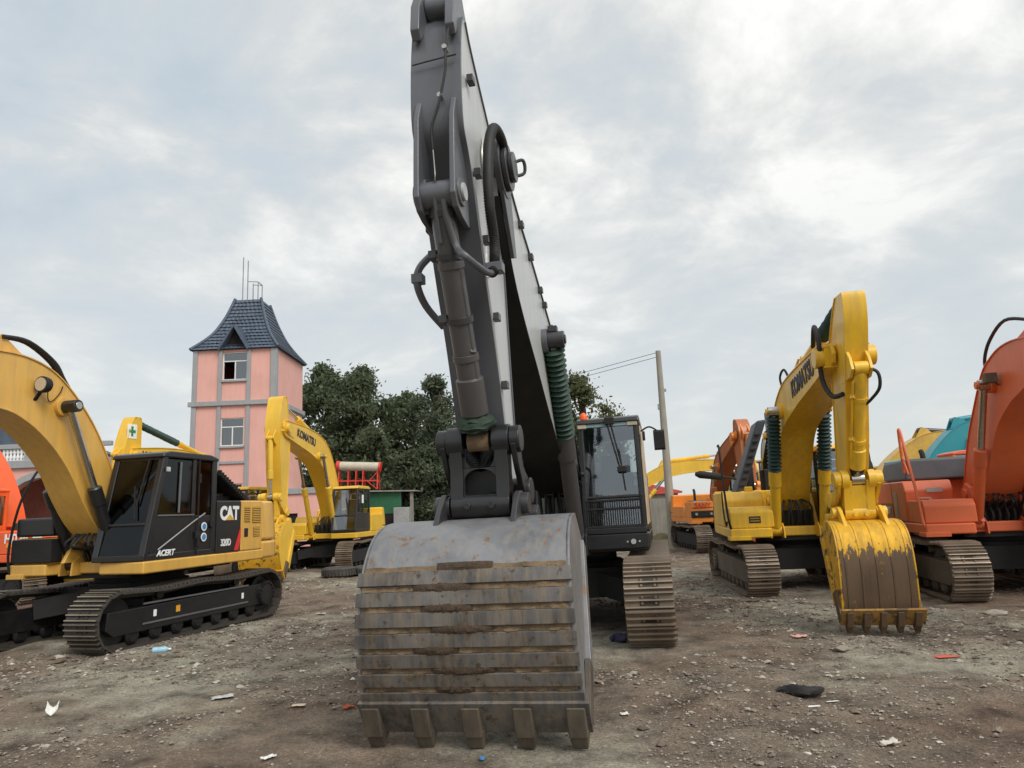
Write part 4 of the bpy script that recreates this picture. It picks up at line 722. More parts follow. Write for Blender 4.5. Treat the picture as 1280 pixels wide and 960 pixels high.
excavator(CATC); R_ = CATC['root']; g = CATC['geo']; cb = CATC['cab_o']; bmo = CATC['boom_o']; HW = g['hw']; f3 = HW+.004
text('CAT', .33, LETW, R_, (-.64, f3, 1.96), (-1, 0, 0), (0, 0, 1), off=.016, sx=.86)
k = MB(); k.prism([(-.5, 1.845), (-.78, 1.845), (-.64, 1.95)], f3+.004, f3+.012); k.build('logo_triangle', CATY, R_)
text('320D', .17, LETW, R_, (-.55, f3, 1.44), (-1, 0, 0), (0, 0, 1), off=.004, sx=.8)
k = MB(); k.prism([(-.80, 1.29), (-.93, 1.29), (-1.0, 1.52), (-1.0, 1.70), (-.97, 1.66)], f3, f3+.006); k.build('red_stripe', REDC, R_)
text('ACERT', .13, LETW, cb, (1.02, 1.30, 1.36), (-1, 0, 0), (0, 0, 1), off=.004, shear=.3)
for xa, xb_, za, zb_, n in ((-1.12, -1.30, 1.80, 2.08, 8), (-1.38, -1.66, 1.78, 2.08, 9), (-1.42, -1.64, 1.52, 1.70, 6)):
    k = MB(); k.box(xb_, xa, f3-.03, f3+.003, za, zb_, 0)
    for i in range(n): z = za+(zb_-za)*(i+.5)/n; k.box(xb_, xa, f3, f3+.016, z-.009, z+.009, 1)
    k.build('vent', [DARKIN, CATY], R_)
k = MB(); k.box(-1.24, -1.12, f3-.01, f3+.008, 1.52, 1.68); k.build('door_latch', BLACKM, R_, .01)
for z, sg in ((1.75, 0), (1.57, 1)): k = MB(); k.cyl((.06, 1.292, z), (.06, 1.30, z), .075, n=22); k.cyl((.06, 1.30, z), (.06, 1.303, z), .052, n=18, mi=1); k.build('round_sticker', [LETW, BLUED], cb)
k = MB(); k.cyl((-.16, 1.29, 1.78), (-.16, 1.31, 1.78), .065, n=20); k.build('door_latch', BLACKM, cb, .006)
k = MB(); k.tube([V(1.2, 1.3, 1.42), V(.8, 1.3, 1.62), (V(.4, 1.3, 1.82)), V(.05, 1.3, 1.98)], .012, 6); k.build('trim_line', mat('grey_trim', srgb(150, 150, 148), .4), cb)
k = MB(); k.bar((.24, 1.3, 1.3), (.24, 1.3, 2.9), .018, .03, up=(0, 1, 0)); k.box(.27, .31, 1.3, 1.33, 1.55, 1.68); k.box(.2, .26, 1.3, 1.325, 1.42, 1.62); k.box(.2, .26, 1.3, 1.325, 2.5, 2.66); k.build('door_handle', BLACKM, cb, .008)
k = MB(); k.bar((.72, 1.285, 2.0), (.70, 1.285, 2.84), .025, .02, up=(0, 1, 0)); k.bar((1.22, 1.29, 1.96), (.34, 1.29, 1.96), .025, .02); k.build('window_frame', mat('grey_window_bar', srgb(110, 110, 110), .5), cb)
k = MB(); k.prism([(.9, 2.0), (.92, 2.2), (.8, 2.6), (.74, 2.6), (.8, 2.2)], 1.05, 1.1); k.build('curtain', mat('pale_curtain', srgb(150, 140, 128), .9), cb)
k = MB(); nn_ = 26
for i in range(nn_):                                           # crumpled shade net behind the windscreen
    for j in range(14):
        y = .40+.42*i/(nn_-1); z = 2.28+.58*j/13; x = 1.5-.38*(z-1.26)/1.72-.10+.03*math.sin(i*1.7+j)+rng.normal(0, .012); k.v.append((x, .86+(y-.4)*.9 if False else y+.42, z))
for i in range(nn_-1):
    for j in range(13): k.f.append((i*14+j, i*14+j+1, (i+1)*14+j+1, (i+1)*14+j)); k.m.append(0)
k.build('shade_net', mat('crumpled_net', srgb(150, 146, 140), .8, var=.5, bump=.5, scale=20), cb)
k = MB(); k.box(.42, .54, 1.2, 1.24, 2.9, 3.02) if False else k.box(1.02, 1.1, 1.3, 1.34, 2.66, 2.74); k.build('clearance_lamp', LENS, cb, .01)
# raised engine cover behind the cab
k = MB(); k.bar((-.42, .75, 2.72), (-1.5, .75, 2.12), .9, .05, up=(0, 0, 1)); k.build('raised_engine_cover', BLACKM, R_, .01)
for i in range(15): k = MB(); t = i/14; k.box(-.45-1.02*t-.022, -.45-1.02*t+.022, 1.19, 1.25, 2.66-.57*t, 2.76-.57*t); k.build('grille_slat', BLACKM, R_)
k = MB(); k.box(-1.1, -.4, .5, 1.0, 2.22, 2.3); k.cyl((-.5, .9, 2.3), (-1.0, .9, 2.33), .035, n=8, mi=1); k.build('engine_top', [DARKIN, STEEL], R_, .01)
# right-hand deck: black boxes and long rail, amber steps
k = MB(); k.box(.45, 1.36, -1.3, -.56, 1.7, 2.0); k.build('tool_box_lid', BLACK, R_, .04, seg=3)
k = MB(); k.box(1.2, 1.44, -1.28, -.5, 1.28, 1.66); k.build('tool_box_front', BLACKM, R_, .02)
rail(R_, [V(1.42, -1.28, 1.08), V(1.46, -1.3, 1.5), V(1.3, -1.3, 2.3), V(.9, -1.3, 2.95), V(.4, -1.3, 3.1), V(.0, -1.3, 2.9), V(-.1, -1.3, 2.1)], .02)
# boom fittings
cs_, tp_, bt_ = g['cs'], g['top'], g['bot']; bw = g['bw']
k = MB(); c0 = V(2.66, bw+.13, 3.92); k.lathe(c0-V(.10, 0, 0), c0+V(.06, 0, 0), [(0, .05), (.3, .11), (.8, .125), (1, .12)], 18); k.cyl(c0+V(.06, 0, 0), c0+V(.07, 0, 0), .1, n=18, mi=1); k.bar((2.68, bw+.1, 3.82), (2.66, bw-.02, 3.7), .05, .02); k.build('work_lamp', [BLACKM, LENS], bmo)
k = MB(); k.tube([V(2.56, bw+.1, 3.86), V(2.46, bw+.01, 3.74), V(2.38, bw, 3.72), V(2.25, bw, 3.86), V(2.2, bw, 3.98)], .008, 6); k.build('lamp_cable', BLACKM, bmo)
k = MB(); k.cyl((2.18, .34, 3.66), (2.18, .58, 3.66), .095, n=22); k.cyl((2.18, .58, 3.66), (2.18, .595, 3.66), .06, n=14, mi=1); k.build('cylinder_boss', [BLACK, CHROME], bmo, .01)
for y in (.1, .18):
    k = MB(); k.tube([V(tp_[17].x, y, tp_[17].y+.05), V(tp_[20].x-.02, y, tp_[20].y+.1), V(tp_[22].x-.05, y, tp_[22].y+.2), V(tp_[25].x, y, tp_[25].y+.28), V(tp_[27].x+.1, y, tp_[27].y+.24)], .03, 8); k.build('hydraulic_hose', RUB, bmo)
for y in (-.1, 0): k = MB(); k.tube([V(tp_[i].x, y, tp_[i].y+.07) for i in (6, 10, 14, 18, 22, 26, 30)], .025, 8); k.build('hydraulic_pipe', CATY, bmo)
for i, y in enumerate((-.2, -.05, .1, .22, .3)):
    k = MB(); k.tube([V(1.0, y, 1.25), V(1.1, y*.9, 1.5), V(.98, y*.7, 1.75), V(.8, y*.5, 1.85)], .026, 8); k.build('hydraulic_hose', RUB, R_)
for i, y in enumerate((.28, .34)): k = MB(); k.tube([V(1.1, y, 1.3), V(1.22, y+.02, 1.5), V(1.15, y+.03, 1.72), V(1.0, y-.05, 1.82)], .022, 8); k.build('pale_hose', mat('tan_hose', srgb(178, 150, 104), .6), R_)
for s in (1, -1):     # white and amber labels on the track frames
    pass
tr = [o for o in R_.children if o.name.startswith('track')][0]
for x, m, w in ((1.05, LETW, .03), (.55, mat('amber_label', srgb(224, 160, 40), .5, bump=0), .045), (-1.1, LETW, .03)):
    k = MB(); k.box(x-w, x+w, 1.05*1.05+.2*1.05+.001, 1.05*1.05+.2*1.05+.006, .40, .50); k.build('frame_label', m, tr)
k = MB()
for z in (.32, .62): k.bar((1.3, 1.32, z), (-1.25, 1.32, z), .02, .025)
k.build('frame_rib', mat('grey_edge', srgb(96, 96, 96), .45), tr)

# ------------------------------------------------------------------ yellow excavator facing us on the right
KR = dict(label='bright yellow excavator with dark bellows boots and brown worn bucket, raised black hood panel', o=(5.83, 15.62), a=.18, at=.1, sc=1.05, HL=2.05, TH=.88, G=1.05, shoe=.6, frame_m=MUDST, shoe_m=STEEL, xf=1.44, und_m=BLACKM,
    paint=KOMY, foot=(.35, 1.75), piv=(5.6, 3.8), tip=(5.0, 1.48), tb=([(.1, 1.75), (.32, 2.2), (.7, 2.85), (1.15, 3.35), (1.72, 3.70), (2.5, 3.91), (3.3, 3.97), (4.1, 3.99), (4.9, 4.0), (5.5, 4.0), (5.78, 3.92)], [(.6, 1.6), (.85, 1.85), (1.2, 2.3), (1.55, 2.7), (1.92, 3.02), (2.4, 3.2), (3.1, 3.32), (3.8, 3.42), (4.7, 3.52), (5.4, 3.6), (5.72, 3.66)]), stick=([(6.36, 4.56), (6.42, 4.5), (6.4, 4.2), (6.28, 3.85), (6.12, 3.45), (5.97, 3.1), (5.72, 2.45), (5.4, 1.9), (5.2, 1.55), (5.06, 1.4)], [(6.04, 4.58), (5.93, 4.5), (5.7, 4.28), (5.44, 3.98), (5.36, 3.6), (5.28, 3.1), (5.12, 2.5), (4.95, 1.8), (4.87, 1.5), (4.92, 1.38)]), hornpin=(5.98, 4.5), ai=20, acb=(3.3, 4.2), th=1.02, bw=.3, sw=.145, ear=.235, bcf=(1.2, 1.2), bcy=.46, bcr=.095, bcp=(2.2, 3.46), bcfr=.52, boot=GREENB2, aboot=GREENB2, acfr=.5, K=(5.5, 2.04), SL=(5.12, 1.75), cbp=(6.3, 3.5), bkr=.085, bkfr=.9, pipe=(.6, -.9, .3),
    bs=.84, bwl=.49, bwt=.47, solid_link=True, straps='v', buck_m=(BUCKY, BUCKT, mat('ochre_rusted_lip', srgb(158, 120, 58), .6, .1, dirt=.6, dcol=srgb(100, 80, 58), var=.25, bump=.1, scale=6, streak=True, wear=(srgb(96, 76, 56), .12)), BUCKY, KOMY), cab=(-.15, 1.6, .5, 1.4, 1.3, 2.82), slope=.22, cab_m=BLACK, roof_m=KOMY, glass=GL, deck=1.9, split=.4, hood_m=False, cwz=1.95)
excavator(KR); R_ = KR['root']; g = KR['geo']; bmo = KR['boom_o']; sto = KR['stick_o']; cb = KR['cab_o']; cs_, tp_, bw = g['cs'], g['top'], g['bw']
i = 29; u, v = side_frame(None, cs_[i+3]-cs_[i-3], -1, 0); text('KOMATSU', .40, NAVY, bmo, (cs_[i].x, -bw+.012, cs_[i].y+.02), u, v, off=.012, sx=.95)
text('KOMATSU', .07, LETW, R_, (g['xf']-.046, -.72, 1.5), (0, 1, 0), (0, 0, 1), off=.002) if False else None
k = MB(); k.box(g['xf']-.06, g['xf']-.046, -1.0, -.78, 1.36, 1.49, 0)
for z in (1.40, 1.45): k.box(g['xf']-.046, g['xf']-.043, -.98, -.80, z-.012, z+.012, 1)
k.build('decal_plate', [BLACKM, mat('tan_label', srgb(160, 130, 50), .5)], R_)
# raised black hood panel
k = MB(); k.hexa([(-1.5, -.98, 1.98), (-.5, -.98, 1.98), (-.5, -.78, 1.98), (-1.5, -.78, 1.98)], [(-1.45, -.36, 3.6), (-.55, -.36, 3.6), (-.55, -.14, 3.62), (-1.45, -.14, 3.62)]); hp = k.build('raised_hood', mat('slate_black_panel', srgb(46, 50, 57), .45, dirt=.25, dcol=srgb(104, 102, 98)), R_, .05, seg=3)
for i in range(8): k = MB(); t = .1+.1*i; k.box(-.53, -.47, -.98+.62*t+.03, -.80+.62*t-.02, 1.98+1.62*t-.015, 1.98+1.62*t+.015); k.build('hood_rib', BLACKM, hp)
k = MB(); k.tube([V(-.5, -.95, 2.3), V(-.3, -1.3, 2.36), V(-.2, -1.72, 2.42)], .03, 8); k.lathe((-.3, -1.2, 2.34), (-.2, -1.85, 2.44), [(0, .03), (.12, .075), (.85, .085), (1, .04)], 14); k.build('mirror', BLACKM, R_, ang=60)
rail(R_, [V(1.46, -1.34, 1.2), V(1.5, -1.4, 1.5), V(1.3, -1.42, 2.3), V(1.15, -1.42, 2.9), V(.9, -1.42, 2.95)], .022); rail(R_, [V(.9, -1.42, 2.0), V(1.0, -1.43, 1.6), V(1.3, -1.43, 1.32), V(1.45, -1.42, 1.4)], .016)
k = MB(); k.box(.05, .2, -.86, -.7, 1.98, 2.1); k.build('filler_cap', KOMY, R_, .02)
k = MB(); k.box(-1.35, -.75, -.3, .4, 2.0, 2.5); k.cyl((-1.1, -.6, 2.0), (-1.1, -.6, 2.62), .13, n=16); k.prism([(-1.6, 2.0), (-.9, 2.0), (-1.0, 2.7), (-1.4, 2.75)], .1, .5); k.build('air_cleaner', BLACKM, R_, .04)
for y in (-.12, .0, .12): k = MB(); k.tube([V(tp_[j].x, y, tp_[j].y+.06) for j in (5, 9, 13, 17, 21, 25, 29, 33, 36)], .025, 8); k.build('hydraulic_pipe', KOMY, bmo)
k = MB(); k.tube([V(tp_[18].x, -.2, tp_[18].y), V(tp_[18].x-.05, -.24, tp_[18].y+.3), V(tp_[20].x, -.24, tp_[20].y+.3), V(tp_[21].x, -.2, tp_[21].y+.06)], .022, 8); k.build('guard_loop', BLACKM, bmo)
k = MB(); k.tube([V(5.0, -.26, 4.1), V(5.5, -.33, 4.3), V(5.7, -.34, 4.0), V(5.6, -.33, 3.5), V(5.75, -.26, 3.22), V(6.0, -.18, 3.2)], .035, 10); k.build('hydraulic_hose', RUB, sto)
k = MB(); k.tube([V(6.3, .06, 3.5), V(6.36, .19, 3.42), V(6.3, .21, 3.22), V(6.12, .13, 3.08), V(6.05, .06, 3.02)], .022, 8); k.build('hydraulic_hose', RUB, sto)
text('YX', .12, LETW, sto, (5.12, -g['sw']-.0, 3.1), (1, 0, 0), (0, 0, 1)) if False else None
k = MB(); A = Vector((5.5, 0, 2.04)); k.lathe(A+V(.05, 0, .3), A+V(0, 0, .06), [(0, .07), (.2, .11), (.6, .12), (.9, .09), (1, .06)], 16); k.build('rubber_boot', RUB, KR['buck_cyl'], ang=60)

# ------------------------------------------------------------------ orange-red excavator at the right edge
HR = dict(label='faded orange-red excavator with grey engine hood and muddy tracks, its boom rising steeply', o=(8.95, 14.0), a=.25, at=.2, sc=1.05, HL=2.15, TH=.9, G=1.08, shoe=.6, frame_m=MUDST, shoe_m=STEEL, xf=1.4, paint=ORG, foot=(.6, 1.75), piv=(5.7, 3.3), tip=(6.1, 1.4), ai=30, acb=(3.9, 4.3), tb=([(.25, 1.95), (.42, 2.2), (.58, 2.44), (.85, 2.8), (1.17, 3.13), (1.86, 3.76), (2.3, 3.97), (2.9, 4.09), (3.71, 4.04), (5.0, 3.75), (5.85, 3.4)], [(.9, 1.6), (1.05, 1.7), (1.25, 1.85), (1.5, 2.1), (1.84, 2.5), (2.24, 2.87), (2.69, 3.11), (3.12, 3.26), (3.8, 3.38), (5.0, 3.3), (5.8, 3.1)]), bw=.29,
    bcf=(1.0, 1.2), bcy=.42, bcr=.09, bcp=(2.3, 3.56), bcfr=.56, bs=.8, bwl=.62, bwt=.58, buck_m=(BUCKY, ORG, BUCKY, BUCKY, ORG), cab=(-.2, 1.45, .46, 1.36, 1.28, 2.85), slope=.25, cab_m=ORG, roof_m=ORG, deck=1.95, hood_m=False, cwz=2.0)
excavator(HR); R_ = HR['root']; g = HR['geo']; bmo = HR['boom_o']; cs_, tp_, bw = g['cs'], g['top'], g['bw']
k = MB(); k.prismz([(-2.3, -1.2), (-.2, -1.2), (-.2, .4), (-2.3, .4)], 2.06, 2.5, top=[(-2.2, -1.1), (-.25, -1.1), (-.25, .3), (-2.2, .3)]); k.build('hood', mat('grey_plastic_hood', srgb(76, 80, 86), .5, dirt=.3), R_, .06, seg=3)
k = MB(); k.box(-1.6, -.6, -g['hw']-.006, -g['hw']-.001, 1.34, 1.62); k.build('side_decal', BLACK, R_)
text('ZX 2?T'.replace('?', '0'), .2, LETW, R_, (-1.1, -g['hw']-.01, 1.47), (1, 0, 0), (0, 0, 1), off=.004)
k = MB(); k.box(-.42, -.2, -g['hw']-.012, -g['hw']-.002, 1.35, 1.85); k.build('info_plate', mat('pale_plate', srgb(196, 182, 160), .6), R_)
k = MB(); k.box(.36*1.05, .37*1.05+.01, -1.0, -.72, 1.82, 1.9); k.build('emblem', LGREY, R_)
rail(R_, [V(1.42, -1.36, 1.15), V(1.4, -1.4, 1.3), V(1.3, -1.4, 1.7), V(.85, -1.4, 2.7), V(.7, -1.4, 3.0), V(.6, -1.4, 2.95), V(.62, -1.4, 2.2)], .026, ORG)
rail(R_, [V(.62, -1.4, 2.5), V(.9, -1.4, 2.15)], .02, ORG); rail(R_, [V(.8, -1.4, 2.7), V(.6, -1.3, 2.2)], .02, ORG)
k = MB(); k.tube([V(.45, -1.2, 1.7), V(1.3, -1.2, 1.7)], .03, 8, smooth=False); k.build('grab_bar', mat('pale_orange_bar', srgb(222, 150, 122), .5), R_)
k = MB(); c0 = V(2.62, -bw-.12, 3.62); k.box(c0.x-.09, c0.x+.05, c0.y-.09, c0.y+.09, c0.z-.07, c0.z+.09); k.bar((2.58, -bw, 3.5), c0, .05, .02); k.build('work_lamp', MUDST, bmo, .015)
k = MB(); k.tube([V(tp_[20].x, -.15, tp_[20].y), V(tp_[20].x, -.2, tp_[20].y+.25), V(tp_[23].x, -.2, tp_[23].y+.38), V(tp_[28].x, -.2, tp_[28].y+.42), V(tp_[31].x, -.1, tp_[31].y+.3)], .028, 8); k.build('hydraulic_hose', RUB, bmo)
for y in (-.1, .05): k = MB(); k.tube([V(tp_[j].x, y, tp_[j].y+.06) for j in (5, 9, 13, 17, 21, 25, 29)], .025, 8); k.build('hydraulic_pipe', ORG, bmo)
for i in range(6):
    y = -.3+.12*i; k = MB(); k.tube([V(.9, y, 1.2), V(1.0+.03*(i % 2), y+.03, 1.35), V(.95, y, 1.6), V(.7, y*.6, 1.8)], .024, 8); k.build('hydraulic_hose', RUB, R_)

# ------------------------------------------------------------------ machines farther off
def far(**k):
    d = dict(sc=1.05, HL=2.1, TH=.9, G=1.08, shoe=.6, frame_m=BLACKM, shoe_m=STEEL, foot=(.2, 1.8), piv=(5.2, 4.0), tip=(5.1, 1.4), bs=.8, bwl=.58, bwt=.54, cab=(-.2, 1.5, .42, 1.34, 1.28, 2.9), shoes=True)
    d.update(k); d['bs'] = d['tip'][1]/1.757; excavator(d); return d
KL = far(label='yellow excavator with grey cab windows beside the pink annex, lettered boom arching over its bucket', o=(-6.95, 27.3), a=.1, paint=KOMY2, piv=(5.0, 4.65), tip=(4.95, 1.75), K=(5.5, 2.5), cbp=(5.55, 4.3), bw=.29, sw=.23, horn=.32, th=1.05, bwl=.66, bwt=.6, cab_m=BLACK, roof_m=KOMY2, glass=GL, und_m=BLACKM, buck_m=(BUCKT, KOMY2, BUCKT, BUCKY, KOMY2), bcp=(2.3, 3.95), cyl_m=KOMY2, deck=1.8)
g = KL['geo']; cs_ = g['cs']; i = 26; u, v = side_frame(None, cs_[i+3]-cs_[i-3], 1, 0); text('KOMATSU', .36, NAVY, KL['boom_o'], (cs_[i].x, g['bw']-.012, cs_[i].y+.02), u, v, off=.012, sx=.95)
k = MB(); k.box(.6, .8, 1.345, 1.352, 2.3, 2.6); k.build('window_notice', LETW, KL['cab_o'])
KB = far(label='yellow excavator behind the black cab, a green cross sign on its raised stick', o=(-9.75, 24.6), a=.2, sc=.92, paint=KOMY2, piv=(5.0, 3.72), tip=(5.3, 1.5), bw=.28, horn=.46, hump=.85, aboot=GREENB2, acfr=.42, cab_m=BLACK, roof_m=KOMY2, deck=1.8, shoes=False)
g = KB['geo']; cs_ = g['cs']; i = 28; u, v = side_frame(None, cs_[i+3]-cs_[i-3], 1, 0); text('KOMATSU', .33, NAVY, KB['boom_o'], (cs_[i].x, g['bw']-.012, cs_[i].y+.02), u, v, off=.012)
k = MB(); k.box(4.93, 5.29, g['sw']-.012, g['sw']-.006, 4.2, 4.6, 0); k.box(5.07, 5.15, g['sw']-.006, g['sw']-.002, 4.26, 4.54, 1); k.box(4.98, 5.24, g['sw']-.0055, g['sw']-.0015, 4.36, 4.44, 1); k.build('cross_sign', [LETW, GRND], KB['stick_o'])
HL_ = far(label='orange excavator seen from behind its counterweight at the pink arcade', o=(-13.3, 19.1), a=1.87, paint=ORG2, piv=(5.0, 4.4), tip=(5.6, 1.5), hump=1.0, th=1.05, cab_m=ORG2, roof_m=ORG2, deck=1.72, cwz=1.72, und_m=BLACKM)
S = 1.05; text('HITACHI', .3, LETW, HL_['root'], (-2.02, 1.385, 1.62), (-1, 0, 0), (0, 0, 1), off=.008, ext=.012)
for s in (1,): k = MB(); k.box(-1.75, -1.5, 1.36, 1.40, 1.42, 1.52); k.build('reflector', mat('amber_reflector', srgb(236, 150, 40), .4, bump=0), HL_['root'], .01)
SN = far(label='amber orange excavator standing at the concrete wall behind the utility pole, boom fork upright', o=(7.85, 28.4), a=.0, paint=SANYO, body_m=SANYO, boom_m=[BRN], stick_m=[BRN], cyl_m=BRN, piv=(3.9, 4.0), tip=(4.2, 1.5), hump=.6, th=.85, cab_m=BLACK, und_m=BLACKM, deck=1.6, horn=.2, buck_m=(BRN, BRN, BRN, STEEL, BRN))
g = SN['geo']; text('SANY', .24, LETR, SN['root'], (1.456, -.93, 1.69), (0, 1, 0), (0, 0, 1), off=.008)
k = MB(); k.box(g['xf']-.05, g['xf']+.06, -1.38, -.5, 1.26, 1.5); k.build('bumper', BLACKM, SN['root'], .03)
for y in (-1.2, -.65): k = MB(); k.cyl((g['xf']+.06, y, 1.38), (g['xf']+.09, y, 1.38), .05, n=14); k.build('work_lamp', LENS, SN['root'])
k = MB(); k.box(.4, 1.45, -1.36, -.52, 1.6, 1.84); k.build('tool_box_lid', SANYO, SN['root'], .03)
FY = far(label='distant yellow excavator stretching its boom behind the concrete wall', o=(5.0, 38.0), a=-1.5, paint=KOMY2, piv=(7.0, 3.7), tip=(7.6, 1.6), hump=.62, th=.62, sc=1.1, foot=(.3, 1.9), cab_m=BLACK, shoes=False)
BK = far(label='yellow excavator with a black boom far behind the raised hood panel', o=(12.6, 36.0), a=.25, paint=KOMY2, boom_m=[BLACK], piv=(4.4, 4.6), tip=(4.6, 1.6), cab_m=BLACK, roof_m=KOMY2, shoes=False, hump=.9)
BY = far(label='dull yellow excavator with a black stick cylinder parked behind the teal one', o=(13.4, 27.8), a=-1.5, paint=TAN, sc=1.2, piv=(6.2, 3.3), tip=(6.4, 1.5), foot=(.3, 1.9), cyl_m=BLACK, cab=(-.2, 1.6, .42, 1.4, 1.4, 2.9), cab_m=BLACK, roof_m=TAN, shoes=False, hump=.9, deck=1.95)
TE = far(label='teal boom excavator in the back row at the right', o=(12.7, 23.2), a=-1.45, paint=TEAL, sc=1.1, piv=(4.9, 3.8), tip=(5.4, 1.6), cab_m=TEAL, shoes=False, hump=.95)
OR_ = far(label='orange boom excavator close behind the orange-red machine', o=(12.3, 19.4), a=-1.45, paint=ORG, sc=1.0, piv=(5.0, 3.1), tip=(5.3, 1.4), cab_m=ORG, shoes=False, hump=.72)

# ------------------------------------------------------------------ pink tower
TW = thing('tower_house', 'pink stucco tower with grey pilasters and a steep slate-blue tiled roof', 'building', (-15.94, 42.6, 0))
tx, ty, th_ = 2.37, 2.6, 11.62      # half sizes, eave height
def wallface(k, x0, x1, z0, z1, y, holes, th=.25):
    xs = sorted({x0, x1, *[h[0] for h in holes], *[h[1] for h in holes]}); zs = sorted({z0, z1, *[h[2] for h in holes], *[h[3] for h in holes]})
    for i in range(len(xs)-1):
        for j in range(len(zs)-1):
            cx_, cz_ = (xs[i]+xs[i+1])/2, (zs[j]+zs[j+1])/2
            if not any(h[0] < cx_ < h[1] and h[2] < cz_ < h[3] for h in holes): k.box(xs[i], xs[i+1], y, y+th, zs[j], zs[j+1])
wins = [(-.70, .73, 9.82, 11.46), (-.72, .62, 6.02, 7.62), (-.72, .62, 2.3, 3.9)]
k = MB(); wallface(k, -tx, tx, -.1, th_, -ty, wins); k.box(-tx, -tx+.25, -ty+.25, ty, -.1, th_); k.box(tx-.25, tx, -ty+.25, ty, -.1, th_); k.box(-tx+.25, tx-.25, ty-.25, ty, -.1, th_); k.box(-tx+.25, tx-.25, -ty+.25, ty-.25, 5.2, 5.3); k.box(-tx+.25, tx-.25, -ty+.25, ty-.25, 8.6, 8.7); k.build('wall', PINK, TW)
for xa, xb_ in ((-2.40, -2.13), (-.92, -.70), (.73, .95), (2.10, 2.40)):
    for za, zb_ in ((-.1, 8.33), (8.61, th_)): k = MB(); k.box(xa, xb_, -ty-.09, -ty-.002, za, zb_); k.build('pilaster', GTRIM, TW, .01)
for z in (8.33, 5.0, 1.6):
    k = MB(); x0_, x1_ = (-tx-.2, tx+.2) if z > 8 else (-.698, .728)
    k.box(x0_, x1_, -ty-(.16 if z > 8 else .08), -ty-.001, z, z+(.27 if z > 8 else .16)); k.build('ledge', GTRIM, TW, .015)
k = MB(); k.box(tx+.001, tx+.09, -ty-.08, -ty+.2, -.1, 8.32); k.box(tx+.001, tx+.09, -ty-.08, -ty+.2, 8.62, th_); k.box(tx+.001, tx+.16, -ty-.14, ty+.1, 8.335, 8.6); k.build('corner_trim', GTRIM, TW, .01)
for (x0_, x1_, z0_, z1_), opened in zip(wins, (True, False, False)):
    w = MB(); y = -ty+.06; t = .06
    w.box(x0_, x1_, y, y+.08, z0_, z0_+t); w.box(x0_, x1_, y, y+.08, z1_-t, z1_); w.box(x0_, x0_+t, y, y+.08, z0_+t, z1_-t); w.box(x1_-t, x1_, y, y+.08, z0_+t, z1_-t); zm = z0_+.68*(z1_-z0_); w.box(x0_+t, x1_-t, y, y+.08, zm-.03, zm+.03); xm = (x0_+x1_)/2; w.box(xm-.03, xm+.03, y, y+.08, z0_+t, zm-.03)
    wo_ = w.build('window', WHITE, TW)
    for a, b, c_, d in ((x0_+t, x1_-t, zm+.03, z1_-t), (xm+.03, x1_-t, z0_+t, zm-.03))+(() if opened else ((x0_+t, xm-.03, z0_+t, zm-.03),)):
        k = MB(); k.add([(a, y+.05, c_), (b, y+.05, c_), (b, y+.05, d), (a, y+.05, d)], [(0, 1, 2, 3)]); k.build('pane', GLW, wo_, fix=False)
    k = MB(); k.box(x0_-.05, x1_+.05, -ty-.12, -ty-.003, z0_-.12, z0_-.003); k.build('sill', GTRIM, wo_, .01)
# flared tiled roof
def roofw(u): return np.interp(u, [0, .14, .38, .7, 1], [2.5, 2.08, 1.5, 1.05, .74]), np.interp(u, [0, .14, .38, .7, 1], [2.72, 2.2, 1.54, 1.06, .74])
RZ0, RH = th_-.02, 3.55
k = MB(); us = np.linspace(0, 1, 12); rp = []
for u in us: a, b = roofw(u); rp.append([(-a, -b, RZ0+RH*u), (a, -b, RZ0+RH*u), (a, b, RZ0+RH*u), (-a, b, RZ0+RH*u)])
for i in range(11): k.add([tuple(Vector(q)*1) for q in rp[i]]+rp[i+1], [(j, (j+1) % 4, 4+(j+1) % 4, 4+j) for j in range(4)])
k.add(rp[-1], [(0, 1, 2, 3)]); k.add(rp[0], [(3, 2, 1, 0)]); rf = k.build('roof', SLATE, TW)
vs, fs = [], []; rows = 15
for side in range(4):
    for r in range(rows):
        u0, u1 = r/rows, min(1, (r+1.12)/rows); a0, b0 = roofw(u0); a1, b1_ = roofw(u1)
        n_ = max(3, int(round((a0 if side % 2 == 0 else b0)*2/.26))); m_ = n_*4
        for q in range(m_+1):
            t = q/m_*2-1; bump = .045*abs(math.sin(math.pi*q/4)); 
            for uu, a_, b_, of in ((u0, a0, b0, .075), (u1, a1, b1_, .015)):
                d = of+bump
                p = {0: (t*a_, -b_-d), 1: (a_+d, t*b_), 2: (-t*a_, b_+d), 3: (-a_-d, -t*b_)}[side]; vs.append((*p, RZ0+RH*uu+of*.5+rng.normal(0, .004)))
        k0 = len(vs)-2*(m_+1); fs += [(k0+2*q, k0+2*q+2, k0+2*q+3, k0+2*q+1) for q in range(m_)]
k = MB(); k.add(vs, fs); o = k.build('roof_tiles', SLATE, rf, ang=45, fix=False); o['kind'] = 'stuff'
for sx, sy in ((1, -1), (-1, -1), (1, 1), (-1, 1)):
    k = MB(); k.tube([V(sx*(roofw(u)[0]+.05), sy*(roofw(u)[1]+.05), RZ0+RH*u+.08) for u in np.linspace(0, 1, 7)], .09, 8); k.build('hip_ridge', SLATE, rf)
k = MB(); k.prism([(-.72, RZ0+.1), (.72, RZ0+.1), (0, RZ0+1.25)], -2.5, -2.3); dm = k.build('dormer', DARKIN, rf)
